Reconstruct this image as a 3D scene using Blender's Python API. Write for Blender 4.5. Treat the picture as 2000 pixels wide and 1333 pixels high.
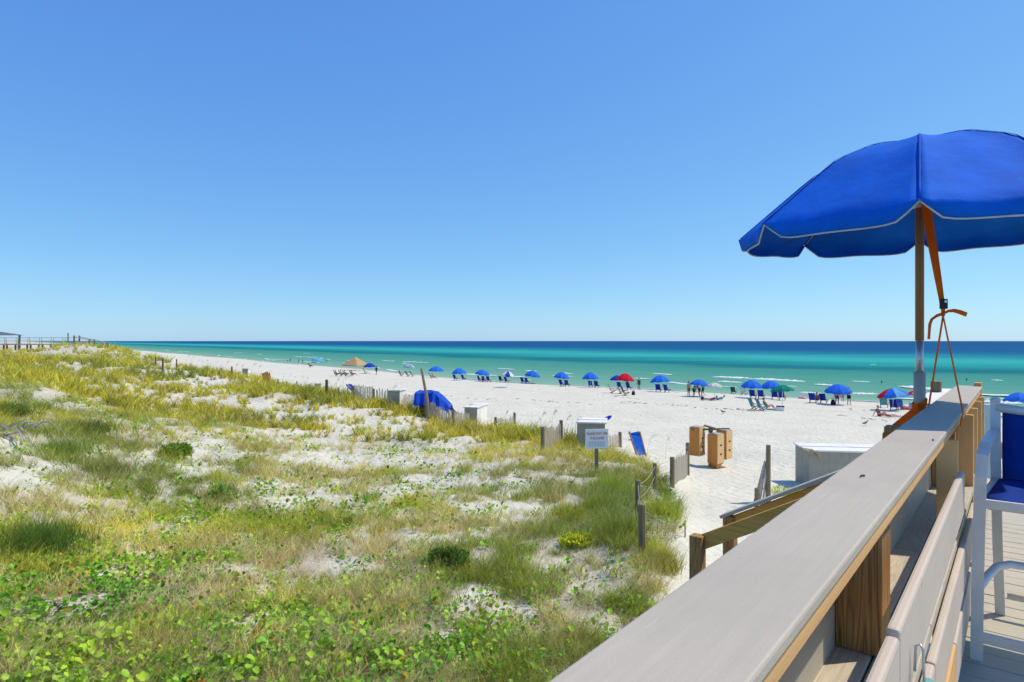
import bpy, bmesh, math, random
import numpy as np
from mathutils import Vector, Matrix, Euler

for o in list(bpy.data.objects): bpy.data.objects.remove(o)
S = bpy.context.scene
COL = S.collection
R = math.radians
rng = np.random.default_rng(7)
random.seed(7)

# ---------------------------------------------------------------- camera
HC = 6.4                       # eye height above mean beach level
F = 1200.0                     # focal length in photo pixels (2000 wide)
cd = bpy.data.cameras.new('camera'); cam = bpy.data.objects.new('camera', cd); COL.objects.link(cam)
cd.lens = 36*F/2000; cd.sensor_width = 36; cd.clip_start = .05; cd.clip_end = 90000
cam.location = (0, 0, HC); cam.rotation_euler = (R(90), 0, 0)
S.camera = cam

# ---------------------------------------------------------------- sky and sun
SUN_AZ, SUN_EL = 80, 55        # azimuth clockwise from +Y (the view axis)
w = bpy.data.worlds.new('World'); S.world = w; w.use_nodes = True
nt = w.node_tree; bg = nt.nodes['Background']
sky = nt.nodes.new('ShaderNodeTexSky'); sky.sky_type = 'NISHITA'; sky.sun_disc = False
sky.sun_elevation = R(SUN_EL); sky.sun_rotation = R(SUN_AZ)
sky.altitude = 0; sky.air_density = 0.85; sky.dust_density = 0.3; sky.ozone_density = 3.0
# the camera's rendering of a clear sky: its blue channel is compressed towards full, the same everywhere
sep = nt.nodes.new('ShaderNodeSeparateColor'); cmb = nt.nodes.new('ShaderNodeCombineColor'); nt.links.new(sky.outputs[0], sep.inputs[0])
for ch, (pw, k) in enumerate(((.84, .65), (.69, .89), (.32, 1.04))):
    q0 = nt.nodes.new('ShaderNodeMath'); q0.operation = 'MULTIPLY'; q0.inputs[1].default_value = .12
    q1 = nt.nodes.new('ShaderNodeMath'); q1.operation = 'POWER'; q1.inputs[1].default_value = pw
    q2 = nt.nodes.new('ShaderNodeMath'); q2.operation = 'MULTIPLY'; q2.inputs[1].default_value = k/.12
    nt.links.new(sep.outputs[ch], q0.inputs[0]); nt.links.new(q0.outputs[0], q1.inputs[0]); nt.links.new(q1.outputs[0], q2.inputs[0]); nt.links.new(q2.outputs[0], cmb.inputs[ch])
nt.links.new(cmb.outputs[0], bg.inputs[0]); bg.inputs[1].default_value = 0.12
sl = bpy.data.lights.new('sun', 'SUN'); sl.energy = 3.95; sl.angle = R(.53); sl.color = (1, .905, .74)
so = bpy.data.objects.new('sun', sl); COL.objects.link(so)
sd = Vector((math.sin(R(SUN_AZ))*math.cos(R(SUN_EL)), math.cos(R(SUN_AZ))*math.cos(R(SUN_EL)), math.sin(R(SUN_EL))))
so.rotation_euler = sd.to_track_quat('Z', 'Y').to_euler(); so.location = (30, 10, 60)
S.view_settings.view_transform = 'Standard'; S.view_settings.look = 'None'
S.view_settings.gamma = 1; S.view_settings.exposure = 0.0; S.view_settings.use_curve_mapping = False
S.render.engine = 'CYCLES'; S.cycles.use_light_tree = False; S.cycles.use_adaptive_sampling = True; S.cycles.adaptive_threshold = .01; S.cycles.use_denoising = True; S.cycles.denoising_prefilter = 'ACCURATE'
S.cycles.max_bounces = 6; S.cycles.diffuse_bounces = 2; S.cycles.glossy_bounces = 2
S.cycles.transmission_bounces = 4; S.cycles.transparent_max_bounces = 8

# ---------------------------------------------------------------- helpers
def tag(o, label=None, cat=None, group=None, kind=None):
    if label: o['label'] = label
    if cat: o['category'] = cat
    if group: o['group'] = group
    if kind: o['kind'] = kind
    return o

def empty(name, loc=(0, 0, 0), rz=0, label=None, cat=None, group=None, rot=None):
    o = bpy.data.objects.new(name, None); COL.objects.link(o)
    o.location = loc; o.rotation_euler = rot if rot else (0, 0, rz)
    o.empty_display_size = .1
    return tag(o, label, cat, group)

class MB:
    def __init__(s): s.v = []; s.f = []; s.m = []; s.cur = 0
    def add(s, vs, fs):
        b = len(s.v); s.v += [tuple(p) for p in vs]
        s.f += [tuple(i+b for i in f) for f in fs]; s.m += [s.cur]*len(fs); return s
    def box(s, x0, x1, y0, y1, z0, z1, M=None, bev=0.0):
        if bev > 0:
            b = bev
            # chamfered box: 3 rings per axis would be long, so use bmesh bevel
            bm = bmesh.new(); r = bmesh.ops.create_cube(bm, size=1)
            for q in bm.verts:
                q.co = Vector(((x0+x1)/2+q.co.x*(x1-x0), (y0+y1)/2+q.co.y*(y1-y0), (z0+z1)/2+q.co.z*(z1-z0)))
            bmesh.ops.bevel(bm, geom=bm.edges[:], offset=b, segments=2, affect='EDGES', profile=.5)
            vs = [q.co.copy() for q in bm.verts]; bm.verts.index_update()
            fs = [tuple(q.index for q in f.verts) for f in bm.faces]; bm.free()
        else:
            vs = [Vector(p) for p in ((x0,y0,z0),(x1,y0,z0),(x1,y1,z0),(x0,y1,z0),(x0,y0,z1),(x1,y0,z1),(x1,y1,z1),(x0,y1,z1))]
            fs = [(0,3,2,1),(4,5,6,7),(0,1,5,4),(1,2,6,5),(2,3,7,6),(3,0,4,7)]
        if M is not None: vs = [M @ q for q in vs]
        return s.add(vs, fs)
    def bar(s, a, b, w, h, up=(0,0,1), bev=0.0):
        """rectangular bar from a to b; w across, h along up"""
        a = Vector(a); b = Vector(b); d = (b-a); L = d.length; y = d.normalized()
        x = y.cross(Vector(up)); x.normalize(); z = x.cross(y)
        M = Matrix((x, y, z)).transposed().to_4x4(); M.translation = a
        return s.box(-w/2, w/2, 0, L, -h/2, h/2, M, bev)
    def tube(s, pts, rad, n=8, cap=True, flat=None):
        pts = [Vector(p) for p in pts]; k = len(pts)
        if not hasattr(rad, '__len__'): rad = [rad]*k
        vs = []; fs = []; px = None
        for i, p in enumerate(pts):
            d = (pts[min(i+1, k-1)]-pts[max(i-1, 0)]).normalized()
            if px is None:
                px = d.orthogonal().normalized() if abs(d.z) > .9 else d.cross(Vector((0,0,1))).normalized()
            x = (px - d*px.dot(d)).normalized(); px = x; y = d.cross(x)
            for j in range(n):
                t = 2*math.pi*j/n
                vs.append(p + x*math.cos(t)*rad[i] + y*math.sin(t)*rad[i]*(flat or 1))
        for i in range(k-1):
            for j in range(n):
                fs.append((i*n+j, i*n+(j+1)%n, (i+1)*n+(j+1)%n, (i+1)*n+j))
        if cap:
            fs.append(tuple(range(n-1, -1, -1))); fs.append(tuple((k-1)*n+j for j in range(n)))
        return s.add(vs, fs)
    def ribbon(s, pts, wid, side, th=.002):
        """flat strap along pts, width along side vectors"""
        pts = [Vector(p) for p in pts]; k = len(pts)
        if not hasattr(wid, '__len__'): wid = [wid]*k
        sides = side if isinstance(side, list) else [side]*k
        vs = []; fs = []
        for i, p in enumerate(pts):
            d = (pts[min(i+1,k-1)]-pts[max(i-1,0)]).normalized()
            sv = Vector(sides[i]); sv = (sv-d*sv.dot(d)).normalized(); nn = d.cross(sv)*th
            for q in (sv*wid[i]/2+nn, -sv*wid[i]/2+nn, -sv*wid[i]/2-nn, sv*wid[i]/2-nn): vs.append(p+q)
        for i in range(k-1):
            for j in range(4): fs.append((i*4+j, i*4+(j+1)%4, (i+1)*4+(j+1)%4, (i+1)*4+j))
        fs += [(3,2,1,0), tuple((k-1)*4+j for j in range(4))]
        return s.add(vs, fs)
    def ball(s, c, r, n=10, m=6, sc=(1,1,1)):
        vs = [(c[0], c[1], c[2]-r*sc[2])]
        for i in range(1, m):
            p = -math.pi/2+math.pi*i/m
            for j in range(n):
                t = 2*math.pi*j/n
                vs.append((c[0]+r*sc[0]*math.cos(p)*math.cos(t), c[1]+r*sc[1]*math.cos(p)*math.sin(t), c[2]+r*sc[2]*math.sin(p)))
        vs.append((c[0], c[1], c[2]+r*sc[2])); e = len(vs)-1; fs = []
        for j in range(n): fs.append((0, 1+(j+1)%n, 1+j))
        for i in range(m-2):
            for j in range(n): fs.append((1+i*n+j, 1+i*n+(j+1)%n, 1+(i+1)*n+(j+1)%n, 1+(i+1)*n+j))
        for j in range(n): fs.append((e, 1+(m-2)*n+j, 1+(m-2)*n+(j+1)%n))
        return s.add(vs, fs)
    def mesh(s, name, smooth=False):
        me = bpy.data.meshes.new(name); me.from_pydata(s.v, [], s.f); me.validate()
        if smooth: me.shade_smooth()
        return me
    def build(s, name, mat, parent=None, smooth=False, loc=None, rot=None):
        me = s.mesh(name, smooth)
        for mm in (mat if isinstance(mat, list) else [mat]): me.materials.append(mm)
        if isinstance(mat, list): me.polygons.foreach_set('material_index', s.m)
        return link(name, me, parent, loc, rot)

def link(name, me, parent=None, loc=None, rot=None):
    o = bpy.data.objects.new(name, me); COL.objects.link(o); o.parent = parent
    if loc is not None: o.location = loc
    if rot is not None: o.rotation_euler = rot
    return o

def np_mesh(name, V, Fc, mat=None, smooth=True):
    me = bpy.data.meshes.new(name)
    V = np.asarray(V, np.float32); Fc = np.asarray(Fc, np.int32); k = Fc.shape[1]
    me.vertices.add(len(V)); me.vertices.foreach_set('co', V.ravel())
    me.loops.add(Fc.size); me.loops.foreach_set('vertex_index', Fc.ravel())
    me.polygons.add(len(Fc)); me.polygons.foreach_set('loop_start', np.arange(len(Fc), dtype=np.int32)*k)
    me.update(calc_edges=True)
    if smooth: me.shade_smooth()
    if mat: me.materials.append(mat)
    return me

# ---------------------------------------------------------------- materials
class NT:
    def __init__(s, name):
        s.mat = bpy.data.materials.new(name); s.mat.use_nodes = True; s.t = s.mat.node_tree
        s.b = s.t.nodes['Principled BSDF']; s.out = s.t.nodes['Material Output']
    def n(s, typ, **kw):
        q = s.t.nodes.new('ShaderNode'+typ)
        for k, v in kw.items(): setattr(q, k, v)
        return q
    def l(s, a, b): s.t.links.new(a, b)
    def val(s, sock, v):
        if isinstance(v, bpy.types.NodeSocket): s.l(v, sock)
        else: sock.default_value = v
    def math(s, op, a, b=0.0, clamp=False):
        q = s.n('Math', operation=op, use_clamp=clamp); s.val(q.inputs[0], a); s.val(q.inputs[1], b); return q.outputs[0]
    def mix(s, fac, a, b, typ='MIX'):
        q = s.n('Mix', data_type='RGBA', blend_type=typ); s.val(q.inputs[0], fac)
        for i, v in ((6, a), (7, b)):
            s.val(q.inputs[i], v if isinstance(v, bpy.types.NodeSocket) else (*v, 1))
        return q.outputs[2]
    def co(s, kind='Object', scale=(1,1,1), rot=(0,0,0)):
        if kind == 'World': src = s.n('NewGeometry').outputs['Position']
        else: src = s.n('TexCoord').outputs[kind]
        m = s.n('Mapping'); m.inputs['Scale'].default_value = scale; m.inputs['Rotation'].default_value = rot
        s.l(src, m.inputs[0]); return m.outputs[0]
    def noise(s, co, scale=5, detail=4, rough=.55, dist=0):
        q = s.n('TexNoise'); s.l(co, q.inputs['Vector']); q.inputs['Scale'].default_value = scale
        q.inputs['Detail'].default_value = detail; q.inputs['Roughness'].default_value = rough; q.inputs['Distortion'].default_value = dist
        return q.outputs['Fac']
    def ramp(s, fac, stops, interp='LINEAR'):
        q = s.n('ValToRGB'); cr = q.color_ramp; cr.interpolation = interp; s.val(q.inputs[0], fac)
        while len(cr.elements) < len(stops): cr.elements.new(.5)
        for e, (p, c) in zip(cr.elements, stops): e.position = p; e.color = (*c, 1) if len(c) == 3 else c
        return q.outputs[0]
    def rng(s, v, a, b, c=0., d=1.):
        q = s.n('MapRange'); s.val(q.inputs[0], v)
        for i, x in enumerate((a, b, c, d)): q.inputs[i+1].default_value = x
        return q.outputs[0]
    def bump(s, h, strength=.3, dist=.01, normal=None):
        q = s.n('Bump'); s.l(h, q.inputs['Height']); q.inputs['Strength'].default_value = strength; q.inputs['Distance'].default_value = dist
        if normal: s.l(normal, q.inputs['Normal'])
        return q.outputs[0]
    def fin(s, col=None, rough=.6, spec=.4, normal=None, metal=0):
        if col is not None: s.val(s.b.inputs['Base Color'], col if isinstance(col, bpy.types.NodeSocket) else (*col, 1))
        s.val(s.b.inputs['Roughness'], rough); s.b.inputs['Specular IOR Level'].default_value = spec; s.b.inputs['Metallic'].default_value = metal
        if normal: s.l(normal, s.b.inputs['Normal'])
        return s.mat

def C(r, g, b):
    f = lambda c: (c/255/12.92) if c/255 <= .04045 else ((c/255+.055)/1.055)**2.4
    return (f(r), f(g), f(b))
def sc(c, k): return tuple(min(1, x*k) for x in c)

def plain(name, col, rough=.6, var=.15, scale=6, spec=.3, bump=.1, bscale=40, metal=0):
    m = NT(name); co = m.co('Object')
    n = m.noise(co, scale, 4)
    c = m.mix(m.rng(n, .3, .7), sc(col, 1-var), sc(col, 1+var))
    nb = m.bump(m.noise(co, bscale, 3), bump, .004) if bump else None
    return m.fin(c, rough, spec, nb, metal)

def wood(name, light, dark, axis='Y', ring=9, rough=.75, gr=.8, grey=None, fine=60):
    """grain runs along the given object axis"""
    m = NT(name); st = {'X': (.05,1,1), 'Y': (1,.05,1), 'Z': (1,1,.05)}[axis]
    oi = m.n('ObjectInfo').outputs['Random']
    src = m.n('TexCoord').outputs['Object']; add = m.n('VectorMath', operation='ADD'); m.l(src, add.inputs[0])
    cx = m.n('CombineXYZ'); m.l(m.math('MULTIPLY', oi, 7.3), cx.inputs[0]); m.l(m.math('MULTIPLY', oi, 3.1), cx.inputs[1]); m.l(m.math('MULTIPLY', oi, 5.7), cx.inputs[2])
    m.l(cx.outputs[0], add.inputs[1])
    mp = m.n('Mapping'); mp.inputs['Scale'].default_value = st; m.l(add.outputs[0], mp.inputs[0]); co = mp.outputs[0]
    big = m.noise(co, ring, 2, .5, .4)
    rings = m.math('PINGPONG', m.math('MULTIPLY', big, 7), .5)
    fn = m.noise(co, fine, 5, .7)
    f = m.math('ADD', m.math('MULTIPLY', rings, gr), m.math('MULTIPLY', fn, 1-gr*.4))
    c = m.ramp(m.rng(f, .15, .95), [(0, dark), (.45, tuple((a*.6+b*.4) for a, b in zip(light, dark))), (1, light)])
    if grey: c = m.mix(m.rng(m.noise(m.co('Object'), 3, 4), .4, .65), c, grey)
    return m.fin(c, rough, .25, m.bump(f, .35, .003))

def composite(name, col, axis='Y'):
    m = NT(name); co = m.co('Object'); st = {'X': (.04,1,1), 'Y': (1,.04,1)}[axis]
    streak = m.noise(m.co('Object', st), 75, 5, .7)
    sp = m.noise(co, 420, 2, .6)
    blot = m.noise(co, 2.2, 5, .6)
    f = m.math('ADD', m.math('MULTIPLY', streak, .5), m.math('MULTIPLY', sp, .5))
    c = m.mix(m.rng(f, .3, .7), sc(col, .86), sc(col, 1.12))
    c = m.mix(m.rng(blot, .35, .75, 0, .75), c, sc(col, .84))
    # scuffs: thin bright scratches
    s1 = m.noise(m.co('Object', (9, .5, 1)), 6, 6, .75)
    c = m.mix(m.rng(s1, .66, .72, 0, .35), c, (.72, .70, .68))
    d1 = m.noise(co, 24, 2, .5)
    c = m.mix(m.rng(d1, .74, .78, 0, .5), c, sc(col, .35))
    return m.fin(c, .62, .35, m.bump(f, .25, .002))

def fabric(name, col, trans=.35, rough=.8, weave=900):
    m = NT(name); co = m.co('Object')
    n = m.noise(co, 3.5, 5, .6); fi = m.noise(co, weave*.5, 2)
    c = m.mix(m.rng(n, .35, .7), sc(col, .82), sc(col, 1.12))
    nb = m.bump(m.math('ADD', m.math('MULTIPLY', n, 1.), m.math('MULTIPLY', fi, .05)), .35, .03)
    m.fin(c, rough, .10, nb)
    if trans:
        tr = m.n('BsdfTranslucent'); m.l(c, tr.inputs[0]); mx = m.n('MixShader'); mx.inputs[0].default_value = trans
        m.l(m.b.outputs[0], mx.inputs[1]); m.l(tr.outputs[0], mx.inputs[2]); m.l(mx.outputs[0], m.out.inputs[0])
    return m.mat

M = {}
M['composite'] = composite('grey_composite', (.50, .436, .342))
M['composite_x'] = composite('grey_composite_boards', (.52, .47, .37), 'X')
M['composite_warm'] = composite('warm_composite', (.60, .505, .41))
M['pine'] = wood('treated_pine', (.78, .47, .20), (.58, .31, .11), 'Y', gr=.45)
M['post_pine'] = wood('post_pine', (.58, .31, .105), (.10, .045, .014), 'Z', ring=26, gr=1.0)
M['tan_pine'] = wood('tan_pine', (.84, .54, .24), (.64, .37, .13), 'Z', gr=.4)
M['weathered'] = wood('weathered_wood', (.64, .56, .44), (.34, .28, .20), 'Y', ring=30, gr=.5, fine=120)
M['brown_rail'] = wood('brown_rail_wood', (.85, .46, .11), (.52, .24, .045), 'X', gr=.5)
M['old_post'] = wood('old_grey_post', (.30, .24, .145), (.115, .085, .045), 'Z', ring=14, gr=.6)
M['dark_post'] = wood('dark_wet_post', (.17, .115, .06), (.07, .045, .022), 'Z', gr=.5)
M['crate_shaded'] = wood('bin_wood_shaded', (.72, .30, .07), (.46, .16, .03), 'Z', gr=.35)  # bin wood with the shade of its left faces put into the colour
M['crate_lit'] = wood('bin_wood_lit', (.84, .56, .27), (.66, .40, .16), 'Z', gr=.35)  # same bin wood, painted lighter for its sunlit right faces
M['blue_canvas'] = fabric('blue_canvas', (.005, .150, .68), .05)
M['orange_strap'] = fabric('orange_webbing', (1.0, .27, .02), .5, .7)
M['piping'] = plain('white_piping', (.62, .58, .52), .7)
M['pole_wood'] = wood('umbrella_pole_wood', (.42, .25, .10), (.22, .115, .04), 'Z', gr=.5)
M['alu'] = plain('silver_aluminium', (.55, .55, .54), .35, .08, 8, .5, .03, metal=.7)
M['grey_tube'] = plain('grey_sleeve', (.46, .42, .34), .55, .12)
M['black'] = plain('black_plastic', (.02, .02, .022), .5)
M['steel'] = plain('steel', (.6, .6, .62), .3, .1, metal=.9)
M['chair_frame'] = plain('chair_frame_paint', (.70, .67, .61), .38, .06, 10, .5, .03)
M['chair_sling'] = fabric('chair_sling_blue', (.009, .05, .32), .15, .7, 300)
M['white_plastic'] = plain('white_plastic', (.78, .79, .79), .4, .05)
M['yellow'] = plain('yellow_paint', (.75, .52, .08), .6, .15)
M['dark_void'] = plain('dark_joists', (.05, .045, .04), .9)
M['grey_box'] = plain('grey_box_board', (.36, .345, .27), .8, .10, 4, .2, .2, 12)
M['white_lid'] = plain('box_lid_and_lit_end', (.80, .77, .71), .7, .08, 3, .2, .1)
M['slat'] = wood('fence_slat', (.60, .53, .42), (.38, .33, .25), 'Z', ring=30, gr=.3)
M['sign_white'] = plain('sign_white', (.86, .87, .82), .5, .06, 12)
M['sign_red'] = plain('sign_red', (.50, .03, .035), .6, .1)
M['sign_blue'] = plain('sign_blue', (.36, .50, .58), .6, .1)
M['tarp'] = fabric('blue_tarp', (.015, .08, .55), .05, .45)
M['rope'] = plain('rope', (.40, .35, .26), .9)
# ---------------------------------------------------------------- site frame: u runs seaward along the deck rail, v to the right of it
TH = math.atan2(988, F); SU, CU = math.sin(TH), math.cos(TH)
def UV(u, v, z=0): return Vector((SU*u+CU*v, CU*u-SU*v, z))
def shore(w_): return 82+.22*np.maximum(0, w_-70)+1.2*np.sin(w_/17.)*np.clip(w_/60, 0, 1)
SEA = -.8

def fbm(x, y, seed=0, octv=4):
    """cheap smooth value noise, vectorised"""
    x = np.asarray(x, float); y = np.asarray(y, float); out = np.zeros(np.broadcast(x, y).shape); amp = 1.; fr = 1.
    for o in range(octv):
        xi = np.floor(x*fr); yi = np.floor(y*fr); fx = x*fr-xi; fy = y*fr-yi
        fx = fx*fx*(3-2*fx); fy = fy*fy*(3-2*fy)
        def h(a, b):
            q = np.sin(a*127.1+b*311.7+(seed+o)*74.7)*43758.5453; return q-np.floor(q)
        n = (h(xi,yi)*(1-fx)+h(xi+1,yi)*fx)*(1-fy)+(h(xi,yi+1)*(1-fx)+h(xi+1,yi+1)*fx)*fy
        out += amp*(n-.5); amp *= .5; fr *= 2.07
    return out
def sstep(a, b, x): t = np.clip((x-a)/(b-a), 0, 1); return t*t*(3-2*t)

def base_z(X, Y):
    u = SU*X+CU*Y; ws = CU*Y*0+(SU*Y-CU*X)
    s = u-shore(ws)
    z = SEA-.043*np.minimum(s, 0)-.05*np.clip(s, 0, 60)
    z = np.minimum(z, 1.9)+.25*np.exp(-((s+12)/9.)**2)
    top = 3.4+2.0*sstep(20, 95, ws)
    return z+(top-1.9)*sstep(-57, -72, s)

CP = [(0,1333,2.4),(400,1333,2.55),(800,1333,2.75),(1065,1333,2.95),(0,1150,2.45),(400,1150,2.8),(800,1150,3.05),(1150,1150,3.1),(1250,1180,3.1),
 (0,1000,2.3),(300,1000,2.8),(600,1000,3.15),(900,1000,3.35),(1150,1000,3.35),(1280,1060,3.2),(1310,1010,3.45),(1320,1140,3.15),
 (0,900,1.95),(200,900,2.5),(500,900,3.2),(800,900,3.5),(1050,920,3.5),(1165,925,3.7),(1250,930,3.8),
 (0,800,1.6),(150,800,2.05),(350,800,2.75),(550,830,3.25),(750,830,3.5),(900,850,3.75),(1060,882,3.65),(1180,885,3.9),
 (0,740,1.35),(150,740,1.8),(300,750,2.2),(450,760,2.7),(640,782,3.0),(780,808,3.35),
 (60,712,1.35),(200,705,1.6),(345,724,2.3),(453,740,2.85),
 (1345,925,4.35),(1345,1000,3.9),(1380,960,4.25),(1345,1110,3.4),(1500,900,4.65),(1580,955,4.5),(1450,1000,4.15),(1400,1060,3.8),(1360,870,4.75),(1450,870,4.8),(1250,860,4.6),(1150,845,4.7),(1050,825,4.9)]
cp = []
for (x, y, d) in CP:
    Yd = F*d/(y-666.5); cp.append(((x-1000)/F*Yd, Yd, HC-d))
cp.append(((140-1000)/F*72, 72, HC-.42)); cp.append(((60-1000)/F*75, 75, HC-2.1)); cp.append(((250-1000)/F*63, 63, HC-1.25))
cp.append(((-60-1000)/F*60, 60, HC-1.85)); cp.append(((0-1000)/F*46, 46, HC-1.5)); cp.append(((-250-1000)/F*40, 40, HC-1.5)); cp.append(((-200-1000)/F*20, 20, HC-1.3)); cp.append(((-250-1000)/F*9, 9, HC-1.6)); cp.append(((-150-1000)/F*110, 110, HC-3.0)); cp.append(((-300-1000)/F*80, 80, HC-2.2))
cp.append(((170-1000)/F*84, 84, HC-1.6)); cp.append(((30-1000)/F*100, 100, HC-2.6)); cp.append(((200-1000)/F*110, 110, HC-3.2))
for s_ in (-52, -30, -5, 30):
    for w_ in (-40, 0, 40, 90, 160, 300, 600):
        u_ = float(shore(np.array(w_*1.)))+s_; p = UV(u_, -w_); 
        if p.y > 14: cp.append((p.x, p.y, float(base_z(np.array(p.x), np.array(p.y)))))
for p in ((-120,150),(-200,200),(-60,150),(25,10),(20,22)):
    cp.append((p[0], p[1], float(base_z(np.array(p[0]*1.), np.array(p[1]*1.)))-(1.5 if p[0] > 0 else 0)))
cp = np.array(cp)
def warp(X, Y):
    Yc = np.maximum(Y, 2.2); return np.stack([np.arctan2(X, Yc)*1.6, np.log(Yc)], -1)
_A = warp(cp[:,0], cp[:,1]); _res = cp[:,2]-base_z(cp[:,0], cp[:,1])
def kern(r): return np.sqrt(r*r+.0025)
_K = kern(np.linalg.norm(_A[:,None]-_A[None], axis=-1)); n_ = len(cp)
_W = np.linalg.solve(np.block([[_K-.004*np.eye(n_), np.ones((n_,1))],[np.ones((1,n_)), np.zeros((1,1))]]), np.append(_res, 0))
def height(X, Y, detail=True):
    X = np.asarray(X, float); Y = np.asarray(Y, float); sh = X.shape; X = X.ravel(); Y = Y.ravel()
    q = warp(X, Y); z = np.empty(len(X))
    for i in range(0, len(X), 40000):
        k = kern(np.linalg.norm(q[i:i+40000,None]-_A[None], axis=-1)); z[i:i+40000] = k@_W[:-1]+_W[-1]
    z += base_z(X, Y)
    if detail:
        u = SU*X+CU*Y; s = u-shore(SU*Y-CU*X); px = 1000+F*X/np.maximum(Y, .5)
        dm = sstep(-52, -62, s)*sstep(1360, 1290, px)
        z += dm*(.30*fbm(X/4.5, Y/4.5, 3)*np.clip(Y/16, .25, 1.6)+.16*fbm(X/.9, Y/.9, 5, 3))
        z += (1-dm)*sstep(2, -6, s)*(.05*fbm(X/1.1, Y/1.1, 9, 3)+.06*fbm(X/6., Y/6., 12, 2))
    return z.reshape(sh)
_ls = np.exp(np.linspace(math.log(2.6), math.log(900), 1400))
def ground(px, py):
    """the point of the terrain that the photo shows at a pixel"""
    dx = (px-1000)/F; dz = -(py-666.5)/F
    h = height(_ls*dx, _ls); ray = HC+dz*_ls; k = np.nonzero(ray < h)[0]
    if len(k) == 0: i = len(_ls)-1
    else: i = k[0]
    if i > 0:
        a, b = ray[i-1]-h[i-1], ray[i]-h[i]; t = a/(a-b) if a != b else 0; Yd = _ls[i-1]+t*(_ls[i]-_ls[i-1])
    else: Yd = _ls[0]
    return Vector((dx*Yd, Yd, float(height(np.array([dx*Yd]), np.array([Yd]))[0])))
def gz(x, y): return float(height(np.array([x]), np.array([y]))[0])

# ---------------------------------------------------------------- vegetation cover, read off the photograph and laid on the terrain
SANDP = [(400,752,75,12),(395,783,70,8),(515,797,70,13),(650,812,120,16),(560,848,110,13),(720,838,110,14),(790,826,70,16),(890,872,70,20),(395,868,70,14),(650,897,120,18),
 (770,898,95,26),(830,945,80,20),(955,945,95,14),(985,1003,105,20),(600,985,95,14),(505,955,70,12),(385,918,45,22),(465,1120,62,13),(500,1228,75,24),(15,875,45,30),(25,935,70,18),
 (150,985,35,16),(670,1110,70,22),(860,1060,90,12),(905,1165,60,14),(1100,1105,75,22),(1170,1165,60,22),(1010,1190,50,12),(165,743,35,5),(235,756,70,6),(330,722,45,7),(110,697,50,4),
 (620,868,60,9),(470,890,60,9),(850,905,70,14),(900,980,60,12),(1060,1010,60,10),(760,960,60,12),(700,1000,80,10),(300,890,40,8),(640,1240,50,14),(90,1090,40,10),(1200,1100,40,14)]
def cover(X, Y, Z):
    """grass, vine and dry cover (0..1) at terrain points"""
    dy = np.maximum(Y, .5); px = 1000+F*X/dy; py = 666.5+F*(HC-Z)/dy
    u = SU*X+CU*Y; v = CU*X-SU*Y; s = u-shore(SU*Y-CU*X)
    jx = px+26*fbm(X/1.1, Y/1.1, 21, 3)*np.clip(300/np.maximum(py-640, 20), .4, 2); jy = py+18*fbm(X/1.0+9, Y/1.0, 22, 3)*np.clip((py-660)/260, .15, 1.6)
    bare = np.zeros_like(px)
    for (cx, cy, rx, ry) in SANDP:
        bare = np.maximum(bare, np.exp(-(((jx-cx)/rx)**2+((jy-cy)/ry)**2)**1.6*.9))
    edge = np.interp(py, [660,690,712,748,775,800,835,870,900,940,990,1060,1130,1333], [180,262,350,545,650,780,905,1130,1265,1302,1332,1312,1300,1290])
    edge = edge+8*fbm(X*2, Y*2, 31, 2)
    on = sstep(6, -8, px-edge)*sstep(-54, -57.5, s)
    on *= sstep(-.50, -.75, v)
    midsand = np.exp(-(((px-760)/330)**2+((py-905)/95)**2))
    g = on*(1-.84*bare)*(1-.28*midsand*sstep(-.05, .12, fbm(X/.7, Y/.7, 41, 3)+.05))
    vine = on*np.clip(sstep(985, 1100, py)*sstep(760, 330, px-.2*(py-1100))+.8*sstep(1150, 1260, py)*sstep(1150, 900, px)+.6*np.exp(-(((px-560)/230)**2+((py-1010)/60)**2))+.45*np.exp(-(((px-800)/130)**2+((py-1120)/50)**2)), 0, 1)*(1-.9*bare)
    vine *= sstep(-.16, .10, fbm(X/.55, Y/.55, 51, 3)+.02)
    return g, vine, bare, px, py, on

# ---------------------------------------------------------------- ground
na, nr = 470, 460
ang = np.linspace(R(-66), R(66), na); rad = np.exp(np.linspace(math.log(2.0), math.log(2600), nr))
AA, RR = np.meshgrid(ang, rad); GX = RR*np.sin(AA); GY = RR*np.cos(AA)
GZ = height(GX, GY)
idx = np.arange(na*nr).reshape(nr, na)
GF = np.stack([idx[:-1,:-1], idx[:-1,1:], idx[1:,1:], idx[1:,:-1]], -1).reshape(-1, 4)

m = NT('white_sand'); cw = m.co('World')
n1 = m.noise(cw, .35, 5, .6); n2 = m.noise(cw, 5.5, 4, .65); n3 = m.noise(cw, 60, 2)
vor = m.n('TexVoronoi', feature='SMOOTH_F1'); vor.inputs['Scale'].default_value = 2.6; vor.inputs['Smoothness'].default_value = .6
wm = m.n('Mapping'); m.l(cw, wm.inputs[0]); dst = m.n('VectorMath', operation='ADD'); m.l(wm.outputs[0], dst.inputs[0])
nv = m.n('TexNoise'); nv.inputs['Scale'].default_value = 1.7; m.l(cw, nv.inputs['Vector']); m.l(nv.outputs['Color'], dst.inputs[1]); m.l(dst.outputs[0], vor.inputs['Vector'])
at = m.n('Attribute', attribute_name='litter'); lit = at.outputs['Fac']
wet = m.n('Attribute', attribute_name='wet').outputs['Fac']
c = m.mix(m.rng(n1, .35, .68), (.64, .60, .48), (.73, .69, .555))
c = m.mix(m.rng(n2, .42, .62, 0, .35), c, (.57, .53, .43))
thatch = m.mix(m.rng(m.noise(cw, 26, 4, .7), .35, .65), (.20, .165, .10), (.46, .40, .30))
c = m.mix(m.math('MULTIPLY', lit, m.rng(m.noise(cw, 9, 4, .7), .38, .60), True), c, thatch)
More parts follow.
